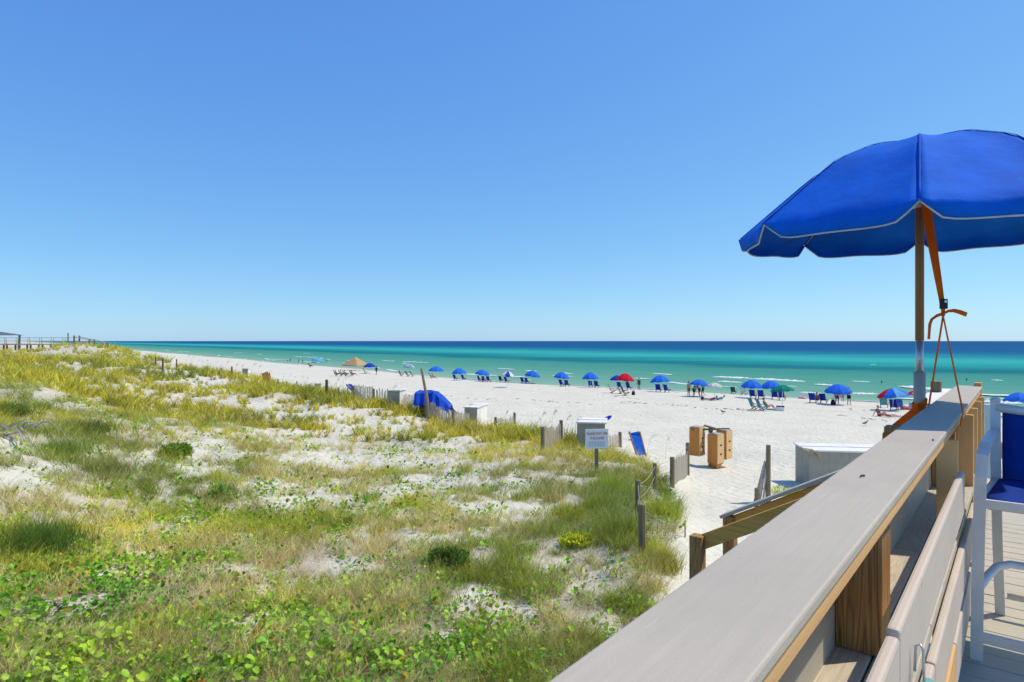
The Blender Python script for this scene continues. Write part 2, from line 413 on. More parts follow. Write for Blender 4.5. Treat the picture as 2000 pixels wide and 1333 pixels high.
c = m.mix(m.math('MULTIPLY', wet, .75), c, (.40, .355, .29))
hgt = m.math('ADD', m.math('MULTIPLY', vor.outputs[0], .9), m.math('ADD', m.math('MULTIPLY', n2, .7), m.math('MULTIPLY', n3, .05)))
m.fin(c, .92, .15, m.bump(hgt, .6, .15))
M['sand'] = m.mat
gme = np_mesh('sand_beach', np.stack([GX, GY, GZ], -1).reshape(-1, 3), GF, M['sand'])
g_, v_, b_, px_, py_, on_ = cover(GX.ravel(), GY.ravel(), GZ.ravel())
s_all = (SU*GX+CU*GY-shore(SU*GY-CU*GX)).ravel()
a = gme.attributes.new('litter', 'FLOAT', 'POINT'); a.data.foreach_set('value', np.clip(.50*g_+.2*v_, 0, 1).astype(np.float32))
a = gme.attributes.new('wet', 'FLOAT', 'POINT'); a.data.foreach_set('value', sstep(-3.5, -.5, s_all).astype(np.float32))
tag(link('sand_beach', gme), 'white quartz sand of the beach and dunes', kind='structure')

# ---------------------------------------------------------------- sea
m = NT('gulf_water'); cw = m.co('World', (1,1,1), (0,0,0))
cr_ = m.n('Mapping'); cr_.inputs['Rotation'].default_value = (0, 0, TH); m.l(m.n('NewGeometry').outputs['Position'], cr_.inputs[0])
sp = m.n('SeparateXYZ'); m.l(cr_.outputs[0], sp.inputs[0])          # x = v, y = u
uu = sp.outputs[1]; ww = m.math('MULTIPLY', sp.outputs[0], -1)
s0 = m.math('SUBTRACT', m.math('SUBTRACT', uu, 82), m.math('MULTIPLY', m.math('MAXIMUM', m.math('SUBTRACT', ww, 70), 0), .22))
st1 = m.noise(m.co('World', (.010, .035, 1), (0,0,TH)), 1, 5, .6)
st2 = m.noise(m.co('World', (.05, .30, 1), (0,0,TH)), 1, 5, .65)
s1 = m.math('MULTIPLY', m.math('MAXIMUM', m.math('ADD', s0, 10), 1), m.math('ADD', .62, m.math('ADD', m.math('MULTIPLY', st1, .62), m.math('MULTIPLY', st2, .14))))
lg = m.math('DIVIDE', m.math('LOGARITHM', s1, 10), 4)
col = m.ramp(lg, [(.22, (.31,.44,.30)), (.31, (.20,.40,.275)), (.40, (.115,.335,.235)), (.452, (.075,.30,.22)), (.492, (.05,.27,.21)), (.506, (.008,.16,.175)), (.520, (.009,.18,.19)),
   (.545, (.018,.29,.27)), (.575, (.042,.41,.35)), (.605, (.020,.27,.30)), (.635, (.009,.16,.26)), (.665, (.008,.098,.235)), (.80, (.007,.088,.225)), (1, (.008,.090,.23))])
wv = m.n('TexWave', wave_type='BANDS', bands_direction='Y'); wv.inputs['Scale'].default_value = .05; wv.inputs['Distortion'].default_value = 6; wv.inputs['Detail'].default_value = 4; wv.inputs['Detail Scale'].default_value = 1.4
m.l(m.co('World', (.35, 1, 1), (0,0,TH)), wv.inputs['Vector'])
rip = m.noise(m.co('World', (.22, .8, 1), (0,0,TH)), 1, 6, .65)
col = m.mix(m.rng(rip, .3, .75, 0, .45), col, m.mix(.5, col, (.004,.07,.11)))
nrm_ = m.bump(m.math('ADD', m.math('MULTIPLY', wv.outputs[0], .5), m.math('MULTIPLY', rip, .6)), .55, .35)
m.fin(col, .5, 0.0, nrm_)
gl = m.n('BsdfGlossy'); gl.inputs['Roughness'].default_value = .22; m.l(nrm_, gl.inputs['Normal']); mx = m.n('MixShader'); mx.inputs[0].default_value = .05   # a wind-rippled sea mirrors only a little at this angle
m.l(m.b.outputs[0], mx.inputs[1]); m.l(gl.outputs[0], mx.inputs[2]); m.l(mx.outputs[0], m.out.inputs[0])
M['sea'] = m.mat
ul = np.concatenate([np.linspace(70, 150, 60), np.exp(np.linspace(math.log(151), math.log(60000), 60))])
wl = np.concatenate([-np.exp(np.linspace(math.log(60000), math.log(120), 30)), np.linspace(-115, 460, 140), np.exp(np.linspace(math.log(470), math.log(60000), 30))])
WW, UU = np.meshgrid(wl, ul); sw = UU-shore(WW)
hz = (.13*np.sin((sw+3*fbm(WW/14, UU/30, 61, 2)*4)/1.9*.9)+.16*fbm(WW/7, UU/2.6, 62, 3))*np.exp(-np.maximum(sw, 0)/70)*sstep(1, 12, sw)
SX = SU*UU-CU*WW; SY = CU*UU+SU*WW
i2 = np.arange(WW.size).reshape(WW.shape)
SF = np.stack([i2[:-1,:-1], i2[1:,:-1], i2[1:,1:], i2[:-1,1:]], -1).reshape(-1, 4)
tag(link('sea', np_mesh('sea', np.stack([SX, SY, SEA+hz], -1).reshape(-1, 3), SF, M['sea'])), 'turquoise gulf water running to a deep blue horizon', kind='structure')

# breaking surf: lumpy foam ridges lying along the shore
M['foam'] = plain('surf_foam', (.70, .75, .73), .9, .05, 3, .1, .5, 6)
mb = MB()
def sea_pt(px, py, z=SEA): Yd = F*(HC-z)/(py-666.5); return Vector(((px-1000)/F*Yd, Yd, z))
FO = [(745,772,705,706,1.2),(783,838,707,709,1.5),(1390,1470,737,740,2.2),(1465,1578,740,747,2.4),(1400,1450,746,748,1.6),(1275,1312,730,733,1.4),(1305,1345,747,752,1.2),(1590,1650,751,756,1.6),(1660,1720,769,772,2.),
 (1560,1610,767,770,1.2),(1755,1850,755,764,2.2),(1660,1700,745,747,.9),(1905,1999,784,790,2.4),(1900,1990,797,800,1.5),(1935,1960,743,744,1.2),(1095,1120,729,731,1.2),(455,475,690,690,.8),(500,512,692,693,.8),(590,606,690,691,.8),
 (320,333,684,685,1.2),(345,372,687,688,1.2),(520,560,702,703,.8),(930,945,737,738,.8),(640,700,709,711,.7),(1700,1712,713,713,.6),(1500,1540,760,763,.8),(1410,1440,756,757,.8)]
for (xa, xb, ya, yb, ht) in FO:
    k = max(4, int((xb-xa)/4)); a_ = sea_pt(xa, ya); b_2 = sea_pt(xb, yb); d_ = (b_2-a_); nrm = Vector((-d_.y, d_.x, 0)).normalized()
    nn_ = k*3+1; vs = []; fs = []
    for i in range(nn_):
        t = i/(nn_-1); en = min(1, 4*t, 4*(1-t))**.7; p = a_.lerp(b_2, t)+nrm*random.uniform(-.3, .3); wd_ = ht*en*random.uniform(.2, .8)+.03; hh = (.05+.07*random.random())*ht*en
        for (o_, z_) in ((-.6, -.05), (-.25, .75), (.1, 1), (.6, .45), (1.2, -.05)): vs.append(p+nrm*o_*wd_+Vector((0, 0, hh*z_+.03)))
    for i in range(nn_-1):
        for j in range(4): fs.append((i*5+j, i*5+j+1, i*5+5+j+1, i*5+5+j))
    mb.add(vs, fs)
for (s_off, w0_, w1_, th_, sd_) in ((6, -45, 150, .9, 1), (13, -40, 110, 1.1, 2), (22, -40, 90, 1.0, 3), (9, 150, 330, 1.0, 4), (30, 60, 260, .9, 5)):
    ws_ = np.arange(w0_, w1_, .8); g2 = fbm(ws_/9., ws_*0+sd_*3.3, 70+sd_, 3); run = []
    for w_, gg in zip(ws_, g2):
        if gg > .13: run.append((w_, gg))
        if (gg <= .13 or w_ == ws_[-1]) and run:
            if len(run) > 3:
                nn_ = len(run); vs = []; fs = []
                for i, (wr_, g3) in enumerate(run):
                    en = min(1, (i+.3)/2, (nn_-i-.7)/2); ur = float(shore(np.array(wr_)))+s_off+2.5*math.sin(wr_/11.+sd_)+random.uniform(-.25, .25); wd_ = th_*en*(.35+1.6*(g3-.13))+.03; hh = .09*th_*en
                    for (o_, z_) in ((-.6, -.05), (-.25, .75), (.1, 1), (.6, .45), (1.2, -.05)): vs.append(UV(ur-o_*wd_, -wr_, SEA+.04+hh*z_))
                for i in range(nn_-1):
                    for j in range(4): fs.append((i*5+j, i*5+j+1, i*5+5+j+1, i*5+5+j))
                mb.add(vs, fs)
            run = []
tag(mb.build('surf_foam', M['foam'], smooth=True), 'white foam of small waves breaking off the beach', 'surf foam', kind='stuff')
# thin wash of foam along the waterline
mb = MB(); wv_ = np.linspace(-45, 330, 420)
up = shore(wv_)+.8*np.sin(wv_/5.3)+.6*np.sin(wv_/2.1+1)+.3
pts = [UV(float(u_), -float(w_), SEA+.03) for u_, w_ in zip(up, wv_)]
mb.tube(pts, [.10+.16*abs(math.sin(i*.37)*math.sin(i*.083)) for i in range(len(pts))], 6, flat=.35)
tag(mb.build('shore_foam', M['foam'], smooth=True), 'thin line of foam where the water meets the sand', 'foam line', kind='stuff')

# ---------------------------------------------------------------- dune vegetation
def leafmat(name, inst=True, trans=.34, rough=.6, base=(.1,.2,.03)):
    m = NT(name)
    if inst:
        at = m.n('Attribute', attribute_name='tint', attribute_type='INSTANCER'); col = at.outputs['Color']
    else: col = m.mix(m.n('ObjectInfo').outputs['Random'], sc(base, .7), sc(base, 1.35))
    # per-blade variation carried by the tuft meshes
    vv = m.n('Attribute', attribute_name='shade').outputs['Fac']
    col = m.mix(1.0, col, m.ramp(vv, [(0, (.34,.31,.26)), (.5, (.9,.88,.82)), (1, (1.45,1.45,1.4))]), 'MULTIPLY')
    m.fin(col, rough, .25)
    tr = m.n('BsdfTranslucent'); m.l(col, tr.inputs[0]); mx = m.n('MixShader'); mx.inputs[0].default_value = trans
    m.l(m.b.outputs[0], mx.inputs[1]); m.l(tr.outputs[0], mx.inputs[2]); m.l(mx.outputs[0], m.out.inputs[0])
    return m.mat
M['grass'] = leafmat('dune_grass_blade')
M['vine'] = leafmat('vine_leaf_mass', rough=.42, trans=.35)

def tuft_mesh(name, nb, L, wd, spread, lean, mat, seed, seg=3, base=.05):
    r = np.random.default_rng(seed); V = []; Fq = []; sh = []
    for b in range(nb):
        az = r.uniform(0, 2*math.pi); ln = L*r.uniform(.5, 1.1); le = r.uniform(.1, 1)*lean; ph = r.uniform(0, 2*math.pi)
        ox, oy = base*r.normal(size=2); wv = wd*r.uniform(.7, 1.3); sv = r.uniform(0, 1); dirx, diry = math.cos(az), math.sin(az)
        sx, sy = -math.sin(az+ph*.3), math.cos(az+ph*.3); i0 = len(V)
        for k in range(seg+1):
            t = k/seg; h = ln*(t-.35*le*t*t*t); o = spread*ln*(.35*t+le*t*t); ww_ = wv*(1-t*.92)
            for sgn in (-1, 1):
                V.append((ox+dirx*o+sx*ww_*sgn/2, oy+diry*o+sy*ww_*sgn/2, h-.02)); sh.append(sv)
        for k in range(seg):
            Fq.append((i0+2*k, i0+2*k+1, i0+2*k+3, i0+2*k+2))
    me = np_mesh(name, V, Fq, mat, False)
    a = me.attributes.new('shade', 'FLOAT', 'POINT'); a.data.foreach_set('value', np.array(sh, np.float32)); return me

def leaf_cluster(name, nl, size, radius, mat, seed, hgt=.12):
    r = np.random.default_rng(seed); V = []; Fq = []; sh = []
    for b in range(nl):
        az = r.uniform(0, 2*math.pi); d = radius*math.sqrt(r.uniform(0, 1)); c = Vector((d*math.cos(az), d*math.sin(az), hgt*r.uniform(.3, 1)))
        E = Euler((r.normal()*.65+.25, r.normal()*.6, r.uniform(0, 6.28))).to_matrix(); z = size*r.uniform(.6, 1.2); sv = r.uniform(0, 1); i0 = len(V)
        # rounded, notched blade folded along the midrib
        pr = [(0,0,0),(.28,.18,.16),(.42,.55,.27),(.30,.92,.20),(0,.86,0),(-.30,.92,.20),(-.42,.55,.27),(-.28,.18,.16)]
        for q in pr: p = c+E@(Vector(q)*z); V.append(tuple(p)); sh.append(sv)
        for q in ((0,1,2,4),(2,3,4,4),(0,4,6,7),(4,5,6,6)):
            Fq.append(tuple(i0+k for k in q[:3])); 
            if q[3] != q[2]: Fq.append((i0+q[0], i0+q[2], i0+q[3]))
    me = np_mesh(name, V, Fq, mat, False)
    a = me.attributes.new('shade', 'FLOAT', 'POINT'); a.data.foreach_set('value', np.array(sh, np.float32)); return me

def scatter(name, meshes, P, rot, scl, idx, tint, label, cat):
    """one object: meshes set out on points by geometry nodes"""
    c = bpy.data.collections.new(name+'_source')
    for i, me in enumerate(meshes):
        o = bpy.data.objects.new('%s_source_%02d' % (name, i), me); c.objects.link(o)
    me = bpy.data.meshes.new(name); me.vertices.add(len(P)); me.vertices.foreach_set('co', np.asarray(P, np.float32).ravel())
    for nm, ty, dat in (('rot','FLOAT_VECTOR',rot),('scl','FLOAT',scl),('idx','INT',idx),('tint','FLOAT_COLOR',tint)):
        a = me.attributes.new(nm, ty, 'POINT'); key = {'FLOAT_VECTOR':'vector','FLOAT':'value','INT':'value','FLOAT_COLOR':'color'}[ty]
        a.data.foreach_set(key, np.ascontiguousarray(dat, np.int32 if ty == 'INT' else np.float32).ravel())
    o = link(name, me); g = bpy.data.node_groups.new(name+'_nodes', 'GeometryNodeTree')
    g.interface.new_socket('Geometry', in_out='INPUT', socket_type='NodeSocketGeometry'); g.interface.new_socket('Geometry', in_out='OUTPUT', socket_type='NodeSocketGeometry')
    N = g.nodes; L = g.links; gi = N.new('NodeGroupInput'); go = N.new('NodeGroupOutput')
    ci = N.new('GeometryNodeCollectionInfo'); ci.inputs['Collection'].default_value = c; ci.inputs['Separate Children'].default_value = True; ci.inputs['Reset Children'].default_value = True
    ip = N.new('GeometryNodeInstanceOnPoints'); ip.inputs['Pick Instance'].default_value = True
    def att(nm, ty):
        q = N.new('GeometryNodeInputNamedAttribute'); q.data_type = ty; q.inputs['Name'].default_value = nm; return q.outputs['Attribute']
    L.new(gi.outputs[0], ip.inputs['Points']); L.new(ci.outputs[0], ip.inputs['Instance']); L.new(att('idx','INT'), ip.inputs['Instance Index'])
    L.new(att('rot','FLOAT_VECTOR'), ip.inputs['Rotation']); L.new(att('scl','FLOAT'), ip.inputs['Scale']); L.new(ip.outputs[0], go.inputs[0])
    md = o.modifiers.new('scatter', 'NODES'); md.node_group = g
    return tag(o, label, cat, kind='stuff')

def sample(n, y0, y1, amax=44, pw=0.0):
    t = rng.random(n); Yd = np.exp(math.log(y0)+t*(math.log(y1)-math.log(y0)))
    Xd = Yd*np.tan(R(1)*rng.uniform(-amax, 25, n)); Z = height(Xd, Yd); return Xd, Yd, Z
def lerp3(a, b, t): return np.asarray(a)[None]*(1-t[:,None])+np.asarray(b)[None]*t[:,None]

# 1. wiry dune grass
GR = [tuft_mesh('tuft_%d' % i, nb, L, wd, sp, le, M['grass'], 100+i) for i, (nb, L, wd, sp, le) in enumerate(
    [(18,.34,.009,.8,.9),(20,.42,.009,.7,1.0),(16,.30,.010,1.0,.8),(20,.26,.010,1.1,1.0),(22,.52,.028,.7,.9),(24,.46,.030,.8,.8)])]
X_, Y_, Z_ = sample(80000, 3.6, 95)
g_, v_, b_, px_, py_, on_ = cover(X_, Y_, Z_)
bare_k = b_.copy()
keep = rng.random(len(X_)) < .05*on_*(Y_ > 7)+g_*np.where(Y_ < 12, .66, .95)*(1-.45*v_*(Y_ < 12)) * np.clip(.42+3.0*fbm(X_/.42, Y_/.42, 71, 3), .02, 1)
X_, Y_, Z_, px_, py_, bare_k = [q[keep] for q in (X_, Y_, Z_, px_, py_, bare_k)]
n = len(X_); far = Y_ > 22
idxs = np.where(far, rng.integers(4, 6, n), rng.integers(0, 4, n))
fringe = np.exp(-((px_-np.interp(py_, [690,712,748,775,800,835,870,900], [262,350,545,650,780,905,1130,1265]))/110.)**2)*(py_ < 905)
scl = rng.uniform(.55, 1.15, n)*(1+.35*fringe)*np.clip(.55+Y_/20, .6, 1.2)*(1-.5*bare_k)
yel = np.clip(.5+1.7*fbm(X_/3., Y_/3., 81, 3)+.35*(py_ < 860)-.15*(py_ > 1000), 0, 1)
dry = np.clip(.5+2.2*fbm(X_/1.3, Y_/1.3, 82, 3)-.1, 0, 1)*np.clip((py_-780)/220, .12, 1)
grn = np.exp(-(((px_-1210)/110)**2+((py_-1010)/95)**2))+.75*np.exp(-(((px_-150)/190)**2+((py_-890)/90)**2))
col = lerp3((.34,.39,.055), (.84,.73,.085), yel)
col = col*(1-dry[:,None])+dry[:,None]*np.array((.74,.60,.28))
gk = np.clip(grn, 0, .85)[:,None]; col = col*(1-gk)+gk*np.array((.27,.33,.08))
col *= rng.uniform(.78, 1.25, (n,1))*np.where(Y_ < 14, 1.12, .98)[:,None]; col[:,0] *= rng.uniform(.88, 1.06, n)
rot = np.stack([rng.normal(0,.10,n), rng.normal(0,.10,n), rng.uniform(0,6.28,n)], -1)
scatter('dune_grass', GR, np.stack([X_,Y_,Z_], -1), rot, scl, idxs, np.concatenate([col, np.ones((n,1))], -1), 'yellow-green wiry grass covering the sand dunes', 'dune grass')
N_GRASS = n

# 2. dry thatch: low tangled stalks
DR = [tuft_mesh('thatch_%d' % i, 26, .22, .005, 1.9, 1.3, M['grass'], 200+i, base=.12) for i in range(4)]
X_, Y_, Z_ = sample(16000, 3.6, 26)
g_, v_, b_, px_, py_, on_ = cover(X_, Y_, Z_)
keep = rng.random(len(X_)) < (g_*.55+.05*on_)*np.clip(.30+2.6*fbm(X_/.5, Y_/.5, 91, 3), .01, 1)
X_, Y_, Z_ = [q[keep] for q in (X_, Y_, Z_)]; n = len(X_)
col = lerp3((.50,.42,.27), (.76,.65,.46), rng.random(n))
scatter('dry_thatch', DR, np.stack([X_,Y_,Z_], -1), np.stack([rng.normal(0,.1,n), rng.normal(0,.1,n), rng.uniform(0,6.28,n)], -1), rng.uniform(.5,1.1,n),
        rng.integers(0,4,n), np.concatenate([col, np.ones((n,1))], -1), 'dead grey-brown stalks tangled low between the grass', 'dry grass')

# 3. creeping vine leaves: nearest leaves are separate parts of plants, the rest one mass
VN = [leaf_cluster('vine_cluster_%d' % i, 11, .056, .17, M['vine'], 300+i) for i in range(4)]+[leaf_cluster('vine_far_%d' % i, 10, .075, .24, M['vine'], 310+i) for i in range(2)]
X_, Y_, Z_ = sample(17000, 3.6, 24)
g_, v_, b_, px_, py_, on_ = cover(X_, Y_, Z_)
sparse = on_*(.10+.10*np.exp(-(((px_-700)/350)**2+((py_-960)/90)**2)))*(rng.random(len(X_)) < .6)
keep = rng.random(len(X_)) < np.clip(v_*.62+sparse, 0, 1)
X_, Y_, Z_ = [q[keep] for q in (X_, Y_, Z_)]; n = len(X_)
col = lerp3((.15,.40,.025), (.43,.61,.04), np.clip(rng.random(n)+.8*fbm(X_/1.5, Y_/1.5, 95, 2), 0, 1))
yl = rng.random(n) < .05; col[yl] = (.50,.36,.03); ol = rng.random(n) < .010; col[ol] = (.55,.17,.03)
scatter('vine_leaves', VN, np.stack([X_,Y_,Z_], -1), np.stack([rng.normal(0,.1,n), rng.normal(0,.1,n), rng.uniform(0,6.28,n)], -1), rng.uniform(.6,1.2,n),
        np.where(Y_ > 10, rng.integers(4,6,n), rng.integers(0,4,n)), np.concatenate([col, np.ones((n,1))], -1), 'bright green creeping vine leaves spread over the dune', 'vine')
print('SCATTER', N_GRASS, n)
# ---------------------------------------------------------------- the deck, its railing and what stands on it (x = v, y = u)
def D(d): return HC-d
RZ = -TH
deck = empty('wooden_deck', (0, 0, 0), RZ, 'raised deck floored with narrow grey boards on the right', 'deck')
rngd = random.Random(3)
bw, gap = .138, .007; nb_ = 58; u0 = -1.2
for i in range(nb_):
    ua = u0+i*(bw+gap); ub = ua+bw
    if ub > 7.05: break
    dz = rngd.uniform(-.002, .002)
    MB().box(-.205, 3.9, ua, ub, D(1.525)+dz, D(1.5)+dz, bev=.003).build('deck_board', M['composite_x'], deck)
mb = MB()
mb.box(-.20, 3.9, 7.06, 7.15, D(1.53), D(1.494), bev=.004); mb.build('painted_edge', M['yellow'], deck)
for k in range(9): MB().box(-.20+k*.5, -.16+k*.5, -1.2, 7.0, D(1.72), D(1.527)).build('joist', M['dark_void'], deck)
for (v0, u_) in ((-.1, 7.0), (1.6, 7.0), (3.6, 7.0), (1.6, 3.0), (3.6, 3.0), (-.1, -1.0), (3.6, -1.0)):
    p = UV(u_, v0); MB().box(v0-.07, v0+.07, u_-.07, u_+.07, gz(p.x, p.y)-.3 if p.y > 2 else 2.5, D(1.722)).build('support_post', M['old_post'], deck)

rail = empty('deck_railing', (0, 0, 0), RZ, 'long deck railing with a wide grey composite cap running toward the sea', 'railing')
MB().box(-.428, -.243, -.9, 4.92, D(.423), D(.400), bev=.005).build('cap_plank', M['composite'], rail)
MB().box(-.428, -.243, 4.925, 6.85, D(.423), D(.400), bev=.005).build('cap_plank', M['composite'], rail)
MB().box(-.412, -.252, -.9, 3.05, D(.466), D(.4245), bev=.003).build('cap_beam', M['pine'], rail)
MB().box(-.412, -.252, 3.054, 6.84, D(.466), D(.4245), bev=.003).build('cap_beam', M['pine'], rail)
for u_ in (-.5, 2.05, 4.70, 5.85, 6.68):
    p = UV(u_, -.36); z0 = gz(p.x, p.y)-.4 if p.y > 2.2 else 3
    MB().box(-.425, -.302, u_, u_+.145, D(.919), D(.4665), bev=.004).build('post', M['post_pine'], rail)
    MB().box(-.420, -.307, u_+.01, u_+.135, z0, D(.966), bev=.004).build('lower_post', M['old_post'], rail)
for u_ in (3.55, 4.85, 5.35, 6.0, 6.45):
    MB().box(-.301, -.2165, u_, u_+.04, D(1.5), D(.469), bev=.003).build('baluster', M['tan_pine'], rail)
# ledge planks between the two faces of the railing
for (va, vb, ua, ub) in ((-.432, -.330, -.9, 3.2), (-.432, -.330, 3.204, 6.8), (-.324, -.217, -.9, 2.4), (-.324, -.217, 2.404, 6.8)):
    MB().box(va, vb, ua, ub, D(.964), D(.920), bev=.004).build('ledge_plank', M['weathered'], rail)
# inner boards
for (ua, ub, da, db, v0, mt) in ((-.9, 1.49, .612, .798, -.214, 'composite'), (1.494, 3.50, .600, .790, -.2145, 'composite'),
        (-.9, 2.2, .957, 1.150, -.2146, 'composite'), (2.204, 4.54, .955, 1.148, -.2141, 'composite'), (-.9, 3.0, 1.20, 1.40, -.2147, 'tan_pine'), (3.004, 6.8, 1.20, 1.40, -.2143, 'composite')):
    MB().box(v0, v0+.026, ua, ub, D(db), D(da), bev=.008).build('inner_board', M['composite_warm'] if mt == 'composite' else M['pine'], rail)
# outer boards
for (ua, ub, da, db) in ((-.9, 1.75, .60, .76), (1.80, 4.69, .585, .76), (5.55, 6.8, .60, .76), (-.9, 2.0, .763, .94), (2.005, 4.69, .763, .94), (5.55, 6.8, .763, .94), (-.9, 2.3, 1.02, 1.2), (2.305, 4.7, 1.02, 1.2), (5.55, 6.8, 1.02, 1.2), (-.9, 4.7, 1.24, 1.42)):
    MB().box(-.452, -.4265, ua, ub, D(db), D(da), bev=.006).build('outer_board', M['composite'], rail)
# end post whose brown side closes the railing, and the short post of the seaward corner
MB().box(-.300, -.246, 6.80, 6.90, D(1.5), D(.37), bev=.004).build('end_post', M['brown_rail'], rail)
MB().box(-.56, -.49, 6.15, 6.25, D(1.6), D(.335), bev=.004).build('corner_post', M['old_post'], rail)
MB().box(-.575, -.440, 4.95, 6.7, D(.452), D(.424), bev=.005).build('side_plank', M['white_lid'], rail)
# bracket post that the umbrella straps go round
MB().box(-.545, -.454, 3.74, 3.84, D(1.3), D(.45), bev=.004).build('strap_post', M['post_pine'], rail)

# stair down to the sand outside the railing
st = empty('beach_stair', (0, 0, 0), RZ, 'narrow wooden stair with brown handrails going down from the deck to the sand path', 'stair')
slope = .55
p = UV(4.83, -2.05); zg = gz(p.x, p.y)
MB().bar((-.46, 4.83, D(.796)), (-1.99, 4.83, D(.796)-slope*1.53), .04, .115, bev=.004).build('handrail', M['brown_rail'], st)
MB().bar((-.46, 5.52, D(.796)), (-1.99, 5.52, D(.796)-slope*1.53), .04, .11, bev=.004).build('handrail', M['brown_rail'], st)
MB().bar((-.46, 5.52, D(.702)), (-2.07, 5.52, D(.702)-slope*1.61), .145, .03, bev=.008).build('handrail_cap', M['composite_x'], st)
for u_ in (4.79, 5.52):
    q = UV(u_, -2.03); MB().box(-2.05, -1.95, u_-.05, u_+.05, gz(q.x, q.y)-.3, D(1.57), bev=.004).build('newel_post', M['post_pine'], st)
for u_ in (4.85, 5.47):
    MB().bar((-.46, u_, D(1.68)), (-2.35, u_, D(1.68)-slope*1.89), .04, .24).build('stringer', M['brown_rail'], st)
for k in range(9):
    v_t = -.62-k*.205; z_t = D(1.60)-slope*(-.46-v_t)*1.0
    MB().box(v_t-.13, v_t+.13, 4.875, 5.445, z_t-.02, z_t+.02, bev=.003).build('tread', M['weathered'], st)

# lower landing rail beyond the deck edge
lr = empty('landing_rail', (0, 0, 0), RZ, 'low grey-capped rail on the landing past the yellow deck edge', 'railing')
MB().box(-.9, 2.6, 10.65, 10.8, D(1.405), D(1.38), bev=.004).build('cap_plank', M['composite_x'], lr)
MB().box(-.9, 2.6, 10.70, 10.74, D(1.60), D(1.409)).build('rail_beam', M['brown_rail'], lr)
for v0 in (-.85, .9, 2.5):
    q = UV(10.72, v0); MB().box(v0-.045, v0+.045, 10.745, 10.84, gz(q.x, q.y)-.3, D(1.409)).build('post', M['brown_rail'], lr)
ld = empty('landing', (0, 0, 0), RZ, 'lower boarded landing past the yellow deck edge', 'landing')
for i in range(22): MB().box(-.9, 3.6, 7.3+i*.15, 7.443+i*.15, D(2.32), D(2.29)).build('landing_board', M['composite_x'], ld)
for (v0, u_) in ((-.8, 7.5), (3.4, 7.5), (-.8, 10.4), (3.4, 10.4)):
    q = UV(u_, v0); MB().box(v0-.07, v0+.07, u_-.07, u_+.07, gz(q.x, q.y)-.3, D(2.322)).build('support_post', M['old_post'], ld)
sp_ = empty('shower_post', UV(10.3, -.30, D(2.29)), RZ, 'pale green post standing on the lower landing behind the chair', 'post')
MB().box(-.05, .05, -.05, .05, 0, 1.45, bev=.01).build('upright', plain('pale_green_paint', (.55, .66, .60), .5), sp_)
MB().box(-.25, .05, -.045, .045, 1.20, 1.24, bev=.005).build('cross_arm', M['old_post'], sp_)

# ---------------------------------------------------------------- big blue umbrella strapped to the railing
PB = UV(4.70, -.486)                                    # foot of its pole
CDIR = Vector((-PB.x, -PB.y, 0)).normalized()           # towards the camera
CA = math.atan2(CDIR.y, CDIR.x)
TILT = R(2.6)
ax = Vector((-CDIR.y, CDIR.x, 0))
um = empty('deck_umbrella', (PB.x, PB.y, D(0)), 0, 'big blue umbrella with white edging strapped to the deck railing', 'umbrella')
um.rotation_mode = 'QUATERNION'
from mathutils import Quaternion
um.rotation_quaternion = Quaternion(ax, TILT) @ Quaternion((0,0,1), CA)
# local +x = towards the camera
Ru, rise, hrim = 1.10, .53, .748
_kt = np.linspace(0, 1, 41); _kf = np.interp(_kt, [0, .3, .55, 1], [0, .07, .27, 1]); _kf[1:-1] = np.convolve(np.pad(_kf, 2, mode='reflect', reflect_type='odd'), [.1,.2,.4,.2,.1], 'valid')[1:-1]
def rib(t, a): return Vector((Ru*t*math.cos(a), Ru*t*math.sin(a), hrim+rise*(1-float(np.interp(t, _kt, _kf)))))
rw = random.Random(11)
def panel(k):
    a0, a1 = R(45*k), R(45*k+45); mb = MB(); nt_, ns_ = 14, 16; V = []
    ph = rw.uniform(0, 6)
    for i in range(nt_+1):
        t = i/nt_
        for j in range(ns_+1):
            s = j/ns_; p = rib(t, a0).lerp(rib(t, a1), s); mid = 4*s*(1-s)
            rd_ = Vector((math.cos((a0+a1)/2), math.sin((a0+a1)/2), 0))
            p += rd_*(-.012*mid*math.sin(math.pi*t))+Vector((0,0,1))*(-.020*mid*t**2+.007*math.sin(9*s+ph)*t*mid-.012*mid*math.sin(math.pi*t)+.004*math.sin(23*t+5*s+ph)*mid*t)
            V.append(p)
    top = len(V); nv = 5; edge = []
    for i in range(1, nv+1):
        for j in range(ns_+1):
            s = j/ns_; p = V[nt_*(ns_+1)+j].copy(); dd = min(s, 1-s)
            drop = .082*(1-math.exp(-(dd/.075)**2))+.012
            rd_ = Vector((math.cos((a0+a1)/2), math.sin((a0+a1)/2), 0)); f = i/nv
            p += Vector((0,0,-drop*f))+rd_*(.012*math.sin(math.pi*f)+.010*f*math.sin(14*s+ph)*min(1, dd*8))
            V.append(p)
            if i == nv: edge.append(p)
    n1 = ns_+1; fs = []
    for i in range(nt_+nv):
        for j in range(ns_): fs.append((i*n1+j, (i+1)*n1+j, (i+1)*n1+j+1, i*n1+j+1))
    mb.add(V, fs); return mb, edge
EXT = []
for k in range(8):
    mb, edge = panel(k); o = mb.build('canopy_panel', M['blue_canvas'], um, True)
    md = o.modifiers.new('thick', 'SOLIDIFY'); md.thickness = .0022
    MB().tube(edge, .0048, 6).build('white_edging', M['piping'], o, True)
seam = fabric('blue_canvas_seam', (.035, .14, .70), .2)
